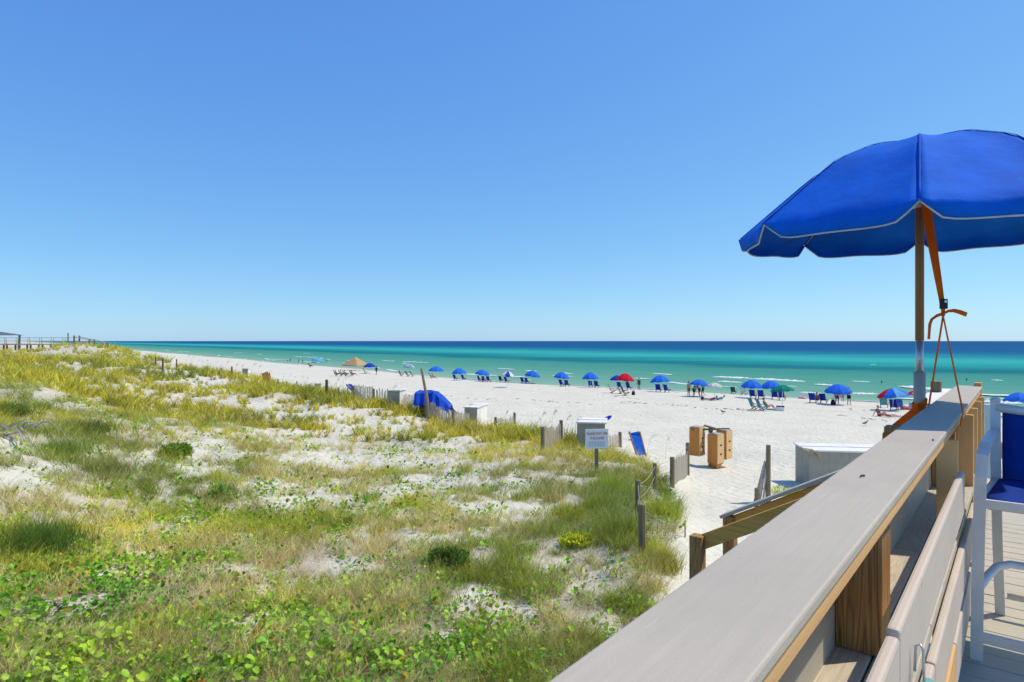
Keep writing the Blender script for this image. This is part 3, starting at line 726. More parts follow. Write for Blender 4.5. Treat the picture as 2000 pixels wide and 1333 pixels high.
for k in range(8):
    a = R(45*k)
    MB().tube([rib(t, a)-Vector((0,0,.012)) for t in np.linspace(.04, .985, 9)], .0045, 6).build('rib', M['steel'], um)
    MB().ribbon([rib(t, a)+Vector((0,0,.0028)) for t in np.linspace(.03, 1, 14)], .010, (-math.sin(a), math.cos(a), 0), .0012).build('seam_tape', seam, um, True)
    MB().tube([(.03*math.cos(a), .03*math.sin(a), hrim+.13), rib(.5, a)-Vector((0,0,.02))], .004, 6).build('strut', M['steel'], um)
MB().tube([(0,0,hrim+.10), (0,0,hrim+.16)], .034, 12).build('runner', M['white_plastic'], um)
MB().tube([(0,0,.002), (0,0,hrim+rise-.01)], .0245, 14).build('pole', M['pole_wood'], um, True)
MB().tube([(0,0,-.24), (0,0,0)], .0215, 14).build('lower_pole', M['alu'], um, True)
MB().tube([(0,0,-.80), (0,0,-.20)], .033, 16).build('sleeve', M['grey_tube'], um, True)
MB().tube([(-.0215,.005,-.12), (.0235,.005,-.12)], .005, 6).build('pin', M['steel'], um)

# orange tie-down strap: hangs from under the canopy, loops round the railing cap
sk = empty('tie_down_strap', (0, 0, 0), 0, 'orange strap with black buckle hanging from the umbrella to the railing', 'strap')
def pix(px, py, Yd): return Vector(((px-1000)/F*Yd, Yd, HC-(py-666.5)/F*Yd))
camx = Vector((1, .15, 0))
MB().ribbon([pix(1803, 372, 3.84), pix(1811, 413, 3.80), pix(1822, 480, 3.74), pix(1832, 540, 3.72), pix(1840, 592, 3.70)], [.064, .062, .056, .044, .034], camx).build('upper_webbing', M['orange_strap'], sk)
MB().ribbon([pix(1798, 375, 3.90), pix(1806, 415, 3.86), pix(1817, 480, 3.78), pix(1829, 540, 3.74), pix(1839, 590, 3.72)], [.03, .03, .03, .03, .028], camx).build('upper_webbing', M['orange_strap'], sk)
c_ = pix(1843, 594, 3.69); bk = MB(); bk.box(-.022, .022, -.008, .008, -.030, .030, Matrix.Translation(c_), .004); bo = bk.build('buckle', M['black'], sk)
MB().tube([c_+Vector((.004,-.014,.014)), c_+Vector((.004,-.006,.014))], .009, 10).build('rivet', M['steel'], bo)
MB().ribbon([pix(1841, 596, 3.70), pix(1842, 606, 3.70), pix(1842, 618, 3.70)], [.030, .026, .022], camx).build('knot', M['orange_strap'], sk)
MB().ribbon([pix(1842, 613, 3.70), pix(1830, 617, 3.70), pix(1820, 624, 3.70), pix(1816, 634, 3.71), pix(1815, 648, 3.72), pix(1814, 663, 3.72)], .018, [(0,0,1),(0,0,1),(.5,0,.8),(1,0,.2),(1,.3,0),(1,.3,0)]).build('strap_tail', M['orange_strap'], sk)
MB().ribbon([pix(1843, 613, 3.69), pix(1852, 608, 3.68), pix(1863, 607, 3.67), pix(1875, 610, 3.66), pix(1888, 615, 3.66)], [.012,.016,.022,.026,.026], (0,0,1)).build('strap_tail', M['orange_strap'], sk)
ra = UV(4.30, -.240, D(.398)); rb = UV(4.30, -.250, D(.48)); rc = UV(4.62, -.4295, D(.405))
kn = pix(1842, 617, 3.70)
dn = (ra-kn)
MB().ribbon([kn, kn.lerp(ra, .35), kn.lerp(ra, .7), ra, rb], [.016,.018,.018,.018,.022], (1,.8,0)).build('inner_webbing', M['orange_strap'], sk)
MB().ribbon([kn, kn.lerp(rc, .5), rc, rc-Vector((0,0,.10))], [.010,.010,.010,.012], (1,0,0)).build('outer_webbing', M['orange_strap'], sk)
# straps binding the sleeve to the bracket post
bs = empty('binding_strap', (0, 0, 0), 0, 'orange straps binding the umbrella sleeve to the outside of the railing', 'strap')
sx, sy = PB.x, PB.y
def ring(z, r, tilt=0, n=14): return [Vector((sx+r*math.cos(t), sy+r*math.sin(t), z+tilt*math.cos(t))) for t in np.linspace(0, 2*math.pi, n)]
for (z, tl) in ((D(.40), .02), (D(.44), -.025), (D(.475), .012)):
    MB().ribbon(ring(z, .040, tl), .034, (0,0,1)).build('wrap', M['orange_strap'], bs)
for (za, zb, vv, w_) in ((.42, .50, -.549, .040), (.47, .56, -.551, .045), (.44, .53, -.553, .030)):
    a = Vector((sx-.03, sy-.03, D(za))); b = UV(3.84, vv, D(zb)); c = UV(3.735, vv, D(zb+.004)); d = UV(3.735, -.454, D(zb+.01))
    MB().ribbon([a, a.lerp(b, .5), b, c, d], w_, (0,0,1)).build('band', M['orange_strap'], bs)
a = UV(3.735, -.452, D(.545)); MB().ribbon([UV(3.85,-.449,D(.47)), UV(4.2,-.447,D(.45)), UV(4.66,-.447,D(.43))], .03, (0,0,1)).build('band', M['orange_strap'], bs)

# hose hook on the inner boards at the frame's foot
hk = empty('hose_coil', UV(1.66, -.175, D(.70)), RZ, 'white and teal hose hanging at the inner railing boards near the lower edge', 'hose')
teal = plain('teal_rubber', (.12, .34, .30), .4)
MB().tube([(-.006,.0,-.05), (-.004,.0,.008), (.004,0,.014), (.010,.0,.004), (.012,.01,-.10), (.014,.02,-.16)], .003, 8).build('wire_hook', M['alu'], hk, True)
MB().tube([(.012,-.08,-.14), (.012,-.02,-.07), (.018,.03,-.08), (.022,.07,-.16), (.022,.10,-.28)], .010, 8).build('hose', teal, hk, True)

# ---------------------------------------------------------------- bar-height deck chair
cp_ = UV(3.62, -.150, D(1.5)+.002)
ch = empty('bar_chair', cp_, RZ, 'tall white metal deck chair with blue mesh seat and back', 'chair')
def side(x, s, name):
    MB().ribbon([(x,0,0), (x+.005*s,.0,.45), (x+.015*s,.012,.86), (x+.02*s,.04,.955), (x+.03*s,.12,1.0), (x+.045*s,.35,1.015), (x+.056*s,.585,1.02)], [.048,.048,.046,.044,.042,.042,.038], (1,0,0), .011).build('arm_leg', M['chair_frame'], ch)
    MB().ribbon([(x+.075*s,.69,0), (x+.065*s,.63,.40), (x+.06*s,.60,.72), (x+.058*s,.60,.85), (x+.055*s,.655,1.17)], [.044,.044,.046,.046,.044], (1,0,0), .014).build('back_leg', M['chair_frame'], ch)
    MB().ball((x+.055*s,.657,1.175), .026, 10, 6, (1,1,.6)).build('end_cap', M['chair_frame'], ch, True)
    MB().tube([(x+.012*s,.02,.735), (x+.06*s,.60,.745)], .022, 8).build('seat_rail', M['chair_frame'], ch, True)
side(0, 1, 'l'); side(.66, -1, 'r')
MB().tube([(.06,.648,1.135), (.2,.652,1.12), (.33,.655,1.115), (.46,.652,1.12), (.60,.648,1.135)], .024, 8).build('top_rail', M['chair_frame'], ch, True)
MB().box(.005,.655,.0,.03,.715,.758,bev=.004).build('front_rail', M['chair_frame'], ch)
MB().box(.0, .66, -.012, .012, .085, .135, bev=.006).build('floor_brace', M['chair_frame'], ch)
MB().tube([(.105,.66,.12), (.555,.66,.12)], .016, 8).build('rear_brace', M['chair_frame'], ch, True)
MB().tube([(.006,.0,.335), (.035,.13,.36), (.07,.24,.385), (.12,.285,.395), (.20,.295,.395), (.46,.295,.395), (.54,.285,.395), (.59,.24,.385), (.625,.13,.36), (.654,.0,.335)], .019, 10).build('foot_rest', M['white_plastic'], ch, True)
mb = MB(); V = []; n1 = 9
for i in range(11):
    t = i/10; y = .60+.05*t; z = .748+.372*t
    for j in range(n1): s = j/(n1-1); V.append((.085+.49*s, y+.03*math.sin(math.pi*s)*math.sin(math.pi*t)+.0, z-.012*math.sin(math.pi*s)*t))
mb.add(V, [(i*n1+j, i*n1+j+1, (i+1)*n1+j+1, (i+1)*n1+j) for i in range(10) for j in range(n1-1)])
o = mb.build('back_sling', M['chair_sling'], ch, True); o.modifiers.new('t', 'SOLIDIFY').thickness = .004
mb = MB(); V = []
for i in range(11):
    t = i/10
    for j in range(n1): s = j/(n1-1); V.append((.03+.045*t+(.60-.09*t)*s, .02+.575*t, .762-.035*math.sin(math.pi*s)*math.sin(math.pi*min(t,.98)+.1)))
mb.add(V, [(i*n1+j, i*n1+j+1, (i+1)*n1+j+1, (i+1)*n1+j) for i in range(10) for j in range(n1-1)])
o = mb.build('seat_sling', M['chair_sling'], ch, True); o.modifiers.new('t', 'SOLIDIFY').thickness = .004

# dry bits of leaf lying on the railing cap
for (ua, va, rz_, lab) in ((2.05, -.352, .5, 'small dry twig lying on the grey railing cap, nearer one'), (2.98, -.262, 1.1, 'small dry twig lying on the grey railing cap, farther one')):
    q_ = UV(ua, va, D(.3985)); t_ = MB().tube([(-.014,0,.001), (-.004,.002,.003), (.006,-.001,.003), (.015,.002,.001)], [.001,.003,.0025,.0008], 6).build('dry_twig', plain('dry_twig_brown', (.07,.05,.035), .9), None, False, q_, (0,0,rz_)); tag(t_, lab, 'twig', 'twigs on the railing cap')
# ---------------------------------------------------------------- things on the sand
def height_at(g, py_top, py_base): return (py_base-py_top)/F*g.y
G = ground

# --- sand fence: posts, wire-bound slats, rope
def fence_post(parent, g, h, r=.045, mat='old_post', lean=(0, 0), name='post'):
    top = Vector((lean[0], lean[1], h))
    return MB().tube([Vector((0,0,-.3)), top*.5, top-Vector((0,0,.01)), top], [r, r*.97, r*.94, r*.8], 8).build(name, M[mat], parent, False, loc=g)
def slats(parent, a, b, h, sp=.075):
    mb = MB(); d = b-a; L = Vector((d.x, d.y, 0)).length; n = max(2, int(L/sp)); dd = d.normalized(); side_ = Vector((-dd.y, dd.x, 0))
    for i in range(1, n):
        t = i/n; p = a.lerp(b, t); z = gz(p.x, p.y); hh = h*random.uniform(.85, 1.05); ln = random.uniform(-.03, .03)
        mb.bar((p.x, p.y, z-.05), (p.x+dd.x*ln, p.y+dd.y*ln, z+hh), .038, .01, (side_.x, side_.y, .01))
    for f in (.25, .6, .9):
        mb.tube([a.lerp(b, t)+Vector((0,0,gz(*a.lerp(b, t).xy)-a.lerp(b, t).z+h*f))+side_*.012 for t in np.linspace(0, 1, 6)], .004, 4)
    o = mb.build('slats', M['slat'], parent); o['kind'] = 'stuff'; return o
fz = empty('sand_fence', (0,0,0), 0, 'long slatted sand fence with grey posts along the dune front', 'fence')
PL = [(690,782,764),(729,789,769),(771,796,773),(825,812,783),(885,838,802),(938,834,799)]
gs = []
for (x, yb, yt) in PL:
    g = G(x, yb); gs.append(g); fence_post(fz, g, max(.75, height_at(g, yt, yb)), .06)
for a, b in zip(gs[:-1], gs[1:]): slats(fz, a, b, .85)
PAN = [((968,850,815),(1005,843,806),'slatted fence panel standing left of the two-post panel near the warning sign'),((1060,885,834),(1096,868,821),'slatted fence panel just left of the grey box behind the warning sign'),
       ((1183,880,850),(1211,874,844),'slatted fence panel just right of the warning sign'),((1313,952,893),(1343,928,865),'slatted fence panel beside the sand path, next to the wooden bins')]
for (pa, pb, lab) in PAN:
    pf = empty('fence_panel', (0,0,0), 0, lab, 'fence', 'short slatted fence panels')
    ga = G(pa[0], pa[1]); gb = G(pb[0], pb[1]); ha = height_at(ga, pa[2], pa[1]); hb = height_at(gb, pb[2], pb[1])
    fence_post(pf, ga, ha, .065); fence_post(pf, gb, hb, .065); slats(pf, ga, gb, min(ha, hb)*.92)
rp = empty('rope_fence', (0,0,0), 0, 'dark wooden posts joined by rope along the edge of the dune', 'fence')
RP = [(1343,928,865),(1279,956,905),(1246,1012,938),(1254,1088,985)]; tops = []
for i, (x, yb, yt) in enumerate(RP):
    g = G(x, yb); h = height_at(g, yt, yb)
    if i: fence_post(rp, g, h, .055, 'old_post')
    tops.append((g, h))
endp = G(1338, 1050)
for i in range(3):
    (a, ha), (b, hb) = tops[i], tops[i+1]
    for f in (.88, .5):
        A = a+Vector((0,0,ha*f)); B = b+Vector((0,0,hb*f))
        MB().tube([A.lerp(B, t)-Vector((0,0,.10*math.sin(math.pi*t))) for t in np.linspace(0, 1, 8)], .006, 5).build('rope', M['rope'], rp)
a, ha = tops[3]
for f in (.9, .45):
    A = a+Vector((0,0,ha*f)); B = endp+Vector((0,0,.25*f)); MB().tube([A.lerp(B, t)-Vector((0,0,.08*math.sin(math.pi*t))) for t in np.linspace(0, 1, 8)], .006, 5).build('rope', M['rope'], rp)
fence_post(rp, endp, .3, .012, 'dark_post', name='stake')
# scattered posts on the far dune
FP = [(304,716,697),(318,735,700),(345,722,702),(453,738,716),(543,759,741),(560,757,746),(580,760,745),(588,764,754),(604,762,751),(638,780,742),(632,768,757),(661,776,759)]
for i, (x, yb, yt) in enumerate(FP):
    g = G(x, yb); h = max(.5, height_at(g, yt, yb))
    o = fence_post(None, g, h, .055 if x != 638 else .075, 'dark_post' if i < 4 or x == 638 else 'old_post', name='dune_post')
    lab = 'tall brown post standing in the yellow grass left of the blue folded lounger' if x == 638 else (('thin dark post in the yellow grass of the far dune, %s from the left' % ['first','second','third','fourth'][i]) if i < 4 else ('short grey post half buried in grass at the dune front, %s from the left' % ['first','second','third','fourth','fifth','sixth','sixth','seventh'][i-4]))
    tag(o, lab, 'post', 'tall post' if x == 638 else ('far dune posts' if i < 4 else 'buried dune posts'))
# leaning driftwood pole
g = G(838, 824); o = MB().tube([(0,0,-.2), (-.10,0,1.1), (-.36,.05,2.45)], [.075,.07,.055], 8).build('leaning_pole', wood('pole_grey_brown', (.36,.27,.18), (.2,.14,.09), 'Z'), None, False, g)
tag(o, 'tall leaning brown pole standing in front of the blue tarp', 'pole')
# post with rolled fence on the path
g = G(1500, 985); rf = empty('rolled_fence', g, 0, 'weathered post with a roll of old slat fence beside the sand path', 'fence')
MB().tube([(0,0,-.3), (.0,0,.8), (.01,0,1.55)], [.07,.07,.06], 8).build('post', M['old_post'], rf)
mb = MB()
for k in range(26):
    t = k/26*6.28*1.7; r0 = .16-.03*k/26; mb.bar((-.06+r0*1.5*math.cos(t)-.06, .12+r0*math.sin(t), -.05), (-.01+r0*.45*math.cos(t), .04+r0*.4*math.sin(t), .85+.3*random.random()), .03, .01, (math.cos(t), math.sin(t), .01))
o = mb.build('rolled_slats', M['slat'], rf); o['kind'] = 'stuff'
MB().tube([(-.28,.05,-.02), (-.20,.04,.25), (-.05,.03,.5), (.04,.0,.75)], .008, 5).build('loose_wire', M['rope'], rf)
g = G(1478, 990); tag(fence_post(None, g, .48, .06, name='path_post'), 'short twin-topped grey post left of the rolled fence on the path', 'post')

# --- storage boxes
def box_thing(px, py, w_, d_, h_, rz, label, lidh=.05, over=.05, front='grey_box'):
    g = G(px, py); h_ = height_at(g, h_, py)-.05; t = empty('storage_box', g, rz, label, 'box')
    n = 4
    for k in range(n): MB().box(k*w_/n+.003, (k+1)*w_/n-.003, 0, .03, -.15, h_, bev=.003).build('front_board', M[front], t)
    MB().box(0, .03, .032, d_-.032, -.15, h_-.002).build('end_panel', M[front], t); MB().box(w_-.03, w_, .032, d_-.032, -.15, h_-.002).build('end_panel', M['white_lid'], t)  # right end takes the lid white: its sunlit look is painted in
    MB().box(0, w_, d_-.03, d_, -.15, h_-.001).build('back_panel', M[front], t)
    lid = MB().box(-over, w_+over, -over, d_+over, h_+.004, h_+lidh, bev=.006).build('lid', M['white_lid'], t)
    MB().box(-over+.02, w_+over-.02, d_*.48, d_*.48+.02, h_+lidh, h_+lidh+.012).build('lid_seam', M['grey_box'], lid)
    return t
t = box_thing(1580, 955, 2.3, 1.3, 879, R(-8), 'large grey storage box with white lid just beyond the deck railing')
MB().box(.95, 1.5, -.008, -.001, .35, .47).build('vent_slot', M['black'], t)
box_thing(1127, 876, .95, 1.15, 824, R(-10), 'grey storage box with pale lid directly behind the warning sign')
box_thing(907, 838, .62, 1.9, 795, R(-12), 'grey storage box with pale lid right of the blue tarp stack', front='slat')
box_thing(758, 797, .58, .9, 762, R(-8), 'small grey storage box between the blue tarp and the folded blue lounger')
box_thing(473, 735, .5, .6, 720, 0, 'tiny far grey box at the dune edge left of the orange board')
box_thing(614, 770, .5, .6, 749, 0, 'tiny far grey box beside the tall brown dune post')

# dry palm frond and weeds by the big box
g = G(1580, 955); fr = empty('dry_frond', g+Vector((.05, .05, height_at(g, 879, 955)+.02)), 0, 'dry curled palm frond lying on the corner of the large grey box', 'frond')
MB().tube([(-.35,-.1,.05), (-.15,-.1,.03), (.02,-.14,.0), (.14,-.18,-.18), (.20,-.20,-.38)], [.012,.014,.014,.012,.006], 6).build('stem', plain('dry_stem', (.30,.22,.12), .8), fr, True)
mb = MB()
for k in range(18):
    t = k/17; p = Vector((-.28+.42*t, -.1-.06*t, .05-.14*t*t)); a = random.uniform(-.6, .6)
    mb.ribbon([p, p+Vector((.05*math.cos(a), -.05, -.03)), p+Vector((.09*math.cos(a)+.03, -.09*math.sin(a)-.04, -.15))], [.022,.018,.004], (1,.3,.2))
mb.build('leaflets', plain('dry_leaf', (.46,.36,.20), .8), fr)

# --- three wooden bins hanging round a post
BC = G(1388, 912); bn = empty('bin_stand', BC, R(8), 'three orange-brown wooden trash bins hung round one post on the sand', 'bin stand')
MB().box(-.06, .06, -.06, .06, -.3, 1.42, bev=.005).build('post', M['old_post'], bn)
MB().box(-.72, .72, -.04, .04, 1.33, 1.40, bev=.005).build('cross_arm', M['old_post'], bn)
MB().box(-.04, .04, -.5, .5, 1.405, 1.465, bev=.005).build('cross_arm', M['old_post'], bn)
def bin_(cx, cy, z0, rz, taper=False, lid=True):
    b = empty('bin', (cx, cy, z0), rz); b.parent = bn
    w2, d2, h2 = .225, .20, 1.02
    MB().box(-w2, w2, -d2, -d2+.022, 0, h2, bev=.004).build('side_board', M['crate_lit'] , b)
    MB().box(-w2, -w2+.022, -d2+.024, d2, .002, h2-.002, bev=.003).build('side_board', M['crate_shaded'], b)
    MB().box(w2-.022, w2, -d2+.024, d2, .002, h2-.002, bev=.003).build('side_board', M['crate_lit'], b)
    MB().box(-w2+.024, w2-.024, d2-.022, d2-.002, .002, h2-.004, bev=.003).build('side_board', M['crate_shaded'], b)
    MB().box(-w2+.024, w2-.024, -d2+.024, d2-.024, .01, .03).build('floor_board', M['crate_shaded'], b)
    MB().box(-w2+.02, w2-.02, -d2+.02, d2-.02, h2-.003, h2+.035, bev=.01).build('rim_liner', M['grey_tube'], b)
    for zz in (.32, .64):
        for k in (-1, 0, 1): MB().box(k*.045-.018, k*.045+.018, -d2-.004, -d2-.0005, zz-.028, zz+.028).build('stencil_mark', M['black'], b)
    if taper:
        mb = MB(); mb.add([(-w2+.01,-d2+.01,0),(w2-.01,-d2+.01,0),(w2-.01,d2-.01,0),(-w2+.01,d2-.01,0),(-.07,-.07,-.22),(.07,-.07,-.22),(.07,.07,-.22),(-.07,.07,-.22)],
               [(0,4,5,1),(1,5,6,2),(2,6,7,3),(3,7,4,0),(4,7,6,5)]); mb.build('tapered_base', M['crate_shaded'], b)
    return b
bin_(-.47, .10, .42, R(40)); bin_(.52, -.02, .30, R(36)); bin_(.03, -.34, .22, R(34), True)

# --- warning sign
SG = G(1165, 928); yd = SG.y; k = yd/F
sg = empty('warning_sign', SG, R(7), 'white sign with red PLEASE STAY OFF THE DUNES lettering on a grey post', 'sign')
hs = height_at(SG, 838, 928); wS = 46*k; hS = 38*k
MB().box(-.045, .045, -.03, .03, -.3, hs-.02, bev=.005).build('post', M['old_post'], sg)
pn = MB().box(-wS/2, wS/2, -.052, -.034, hs-hS, hs, bev=.004).build('panel', M['sign_white'], sg)
def text(s, size, z, mat, parent, name, x=0, sx=1.0):
    cu = bpy.data.curves.new(name, 'FONT'); cu.body = s; cu.size = size; cu.align_x = 'CENTER'; cu.extrude = .0012; cu.offset = size*.004
    o = bpy.data.objects.new(name, cu); COL.objects.link(o); dg = bpy.context.evaluated_depsgraph_get()
    me = bpy.data.meshes.new_from_object(o.evaluated_get(dg)); bpy.data.objects.remove(o); me.materials.clear(); me.materials.append(mat)
    q = link(name, me, parent, (x, -.0545, z), (R(90), 0, 0)); q.scale = (sx, 1, 1); return q
text('PLEASE STAY OFF', .098, hs-.155, M['sign_red'], pn, 'lettering', 0, .74)
text('THE DUNES', .098, hs-.275, M['sign_red'], pn, 'lettering', 0, .74)
for i, (w1, z) in enumerate(((.46, .345), (.44, .395), (.45, .445))):
    x = -w1/2
    while x < w1/2:
        l_ = random.uniform(.03, .075); MB().box(x, min(x+l_, w1/2), -.0555, -.0525, hs-z-.010, hs-z+.010).build('small_print', M['sign_blue'], pn); x += l_+.014

# --- folded lounger, tarp stack and the like near the fence
BLU = fabric('lounger_blue', (.03, .20, .78), .1); BLN = fabric('chair_navy_blue', (.018, .045, .42), .1)
g = G(1245, 888); lo = empty('folded_lounger', g, R(-6), 'wooden lounger with bright blue sling stood on end by the dune grass', 'lounger')
H_ = .76
for s in (-1, 1): MB().bar((s*.18-.08, .25, H_*.98), (s*.15+.12, -.15, -.02), .045, .06, bev=.006).build('side_rail', wood('lounger_wood', (.42,.22,.10), (.25,.11,.05), 'Z'), lo)
o = MB().ribbon([(-.08,.235,H_*.96), (-.02,.12,H_*.7), (.04,.0,H_*.42), (.12,-.145,.0)], [.31,.30,.28,.26], (1,0,0), .006).build('sling', BLU, lo)
MB().box(-.06-.14, -.06+.14, .18, .20, H_*.80, H_*.90).build('head_pad', BLN, lo)
MB().bar((-.28,.27,H_*.6), (.10,.27,H_*.6-.02), .04, .04).build('cross_bar', M['brown_rail'], lo)
g = G(690, 782); fl = empty('blue_lounger', g, 0, 'blue folded lounger leaning beside the fence left of the tarp stack', 'lounger')
k = g.y/F
MB().ribbon([(-12*k,.3,30*k), (-2*k,.2,20*k), (12*k,.1,8*k)], [.5,.5,.45], (.3,1,0), .02).build('sling', BLN, fl)
MB().bar((-14*k,.55,31*k), (14*k,.35,5*k), .05, .06).build('side_rail', M['white_plastic'], fl); MB().bar((-14*k,.05,31*k), (14*k,-.15,5*k), .05, .06).build('side_rail', M['grey_box'], fl)
MB().bar((-13*k,.3,29*k), (-16*k,.3,0), .05, .05).build('prop_leg', M['white_plastic'], fl)
g = G(521, 752); k = g.y/F; ob = empty('orange_board', g, 0, 'orange board leaning against a grey post at the far dune edge', 'board')
MB().bar((-4*k,0,24*k), (4*k,-.1,2*k), .45, .06, (0,1,0)).build('plank', plain('orange_paint', (.80,.36,.06), .6), ob); MB().bar((2*k,.2,23*k), (6*k,.2,0), .1, .1).build('prop', M['dark_post'], ob)
# blue tarp over stacked chairs
g = G(848, 815); k = g.y/F; tp = empty('tarp_stack', g, 0, 'stack of loungers covered by a bright blue tarp behind the slat fence', 'tarp')
prof = [(-36,42,28),(-35,48,27),(-30,51,27),(-22,49,26),(-15,51,27),(-7,50,26),(0,51,26),(5,49,25),(13,42,21),(23,33,15),(34,22,8)]
mb = MB(); V = []; n1 = 9
for i, (x, h, z0) in enumerate(prof):
    for j in range(n1):
        s = j/(n1-1); w0 = .75; yy = (s-.5)*2*w0; f = 1-abs(2*s-1)**9; zz = z0*k+(h-z0)*k*f+.035*math.sin(i*2.1+j*1.7)+.02*math.sin(i*5.3+j*.9)
        V.append((x*k+.03*math.sin(j*2+i), yy+.07*math.sin(i*2.9)+.03*math.sin(i*5+j), zz))
mb.add(V, [(i*n1+j, i*n1+j+1, (i+1)*n1+j+1, (i+1)*n1+j) for i in range(len(prof)-1) for j in range(n1-1)])
o = mb.build('tarp_sheet', M['tarp'], tp, False); o.modifiers.new('t', 'SOLIDIFY').thickness = .01
for (x0, x1, h) in ((-30, 10, 4), (-30, 8, 12), (-28, 4, 21), (-28, 2, 30)): MB().box(x0*k, x1*k, -.35, .35, h*k-.08, h*k+.08).build('stacked_lounger', M['dark_post'], tp)
MB().bar((20*k,-.3,32*k), (44*k,-.3,4*k), .06, .08).build('side_rail', M['tarp'], tp); MB().bar((20*k,.3,32*k), (44*k,.3,4*k), .06, .08).build('side_rail', BLN, tp)
# blue folded umbrella lying on a box lid, birds
g = G(1176, 834); ub = empty('furled_umbrella', g+Vector((.05,.2,.30)), R(10), 'furled blue umbrella propped on the lid of the box behind the sign', 'umbrella')
MB().tube([(-.10,0,-.02), (.10,0,.06), (.40,0,.20), (.55,0,.28)], [.02,.10,.11,.03], 8).build('furled_canopy', BLN, ub, True); MB().tube([(-.9,0,-.45), (.1,0,.06)], .02, 6).build('pole', M['white_plastic'], ub)
def bird(px, py, rz, label):
    g = G(px, py); t = empty('beach_bird', g, rz, label, 'bird', 'birds on the sand'); m1 = plain('bird_grey', (.22,.21,.20), .8); m2 = plain('bird_dark', (.05,.05,.05), .8)
    mb = MB(); mb.tube([(-.26,0,.14), (-.15,0,.17), (0,0,.19), (.12,0,.23), (.17,0,.30), (.20,0,.33), (.24,0,.325), (.31,0,.31)], [.008,.045,.075,.06,.035,.036,.024,.004], 8)
    mb.tube([(0,.02,.14), (.01,.02,.0)], .006, 5); mb.tube([(.02,-.02,.14), (.03,-.02,.0)], .006, 5); mb.build('body', m1, t, True)
    for s in (-1, 1): MB().tube([(.08,.05*s,.22), (-.08,.07*s,.20), (-.24,.03*s,.16)], [.03,.04,.006], 6, flat=.4).build('wing', m2, t, True)
bird(1412, 809, R(200), 'small grey bird on the sand beyond the wooden bins'); bird(1690, 832, R(20), 'dark gull on the bare sand left of the orange straps')

# ---------------------------------------------------------------- people
SKIN = [plain('skin_light', (.58,.36,.26), .6, .06), plain('skin_tan', (.45,.26,.17), .6, .06), plain('skin_brown', (.28,.16,.10), .6, .06)]
HAIRM = [plain('hair_dark', (.03,.022,.018), .7), plain('hair_brown', (.10,.06,.035), .7), plain('hair_blond', (.40,.28,.14), .7)]
CL = {}
def cloth(c):
    if c not in CL: CL[c] = fabric('cloth_%d' % len(CL), c, 0, .85)
    return CL[c]
POSE = {
 'stand': dict(hip=(0,0,.92), chest=(0,.01,1.32), neck=(0,.0,1.47), head=(0,.02,1.62), kn=[(-.10,.02,.50),(.11,.03,.50)], an=[(-.11,-.02,.08),(.13,-.01,.08)], el=[(-.25,-.02,1.14),(.25,-.02,1.14)], wr=[(-.27,.08,.90),(.27,.08,.90)]),
 'walk': dict(hip=(0,0,.92), chest=(0,.03,1.32), neck=(0,.04,1.47), head=(0,.06,1.62), kn=[(-.09,.16,.52),(.10,-.02,.48)], an=[(-.09,.14,.10),(.11,-.28,.12)], el=[(-.24,-.12,1.15),(.24,.10,1.14)], wr=[(-.25,-.10,.90),(.22,.28,.98)]),
 'hips': dict(hip=(0,0,.92), chest=(0,.0,1.32), neck=(0,.0,1.47), head=(.01,.03,1.62), kn=[(-.12,.02,.50),(.12,.02,.50)], an=[(-.16,0,.08),(.16,0,.08)], el=[(-.36,-.06,1.18),(.38,-.02,1.42)], wr=[(-.17,.06,1.02),(.16,.10,1.62)]),
 'bend': dict(hip=(0,-.05,.88), chest=(0,.30,1.10), neck=(0,.42,1.15), head=(0,.54,1.18), kn=[(-.10,.06,.48),(.10,.04,.48)], an=[(-.12,-.05,.08),(.12,-.05,.08)], el=[(-.22,.36,.86),(.22,.40,.86)], wr=[(-.18,.44,.62),(.18,.48,.62)]),
 'sit': dict(hip=(0,-.10,.36), chest=(0,-.30,.72), neck=(0,-.36,.86), head=(0,-.36,1.00), kn=[(-.11,.32,.52),(.12,.34,.50)], an=[(-.11,.62,.10),(.14,.66,.10)], el=[(-.26,-.16,.56),(.26,-.16,.56)], wr=[(-.25,.08,.48),(.25,.08,.48)]),
 'sand': dict(hip=(0,-.1,.12), chest=(0,-.22,.50), neck=(0,-.22,.65), head=(0,-.20,.80), kn=[(-.13,.34,.34),(.13,.40,.20)], an=[(-.12,.60,.07),(.13,.78,.07)], el=[(-.28,-.32,.32),(.26,-.32,.32)], wr=[(-.32,-.42,.06),(.30,-.42,.06)]),
 'lie': dict(hip=(0,0,.14), chest=(0,-.42,.24), neck=(0,-.56,.32), head=(0,-.68,.40), kn=[(-.10,.42,.22),(.11,.44,.14)], an=[(-.10,.82,.10),(.12,.86,.08)], el=[(-.28,-.36,.14),(.28,-.36,.14)], wr=[(-.24,-.12,.10),(.24,-.12,.10)]),
}
def V3(p): return Vector(p)
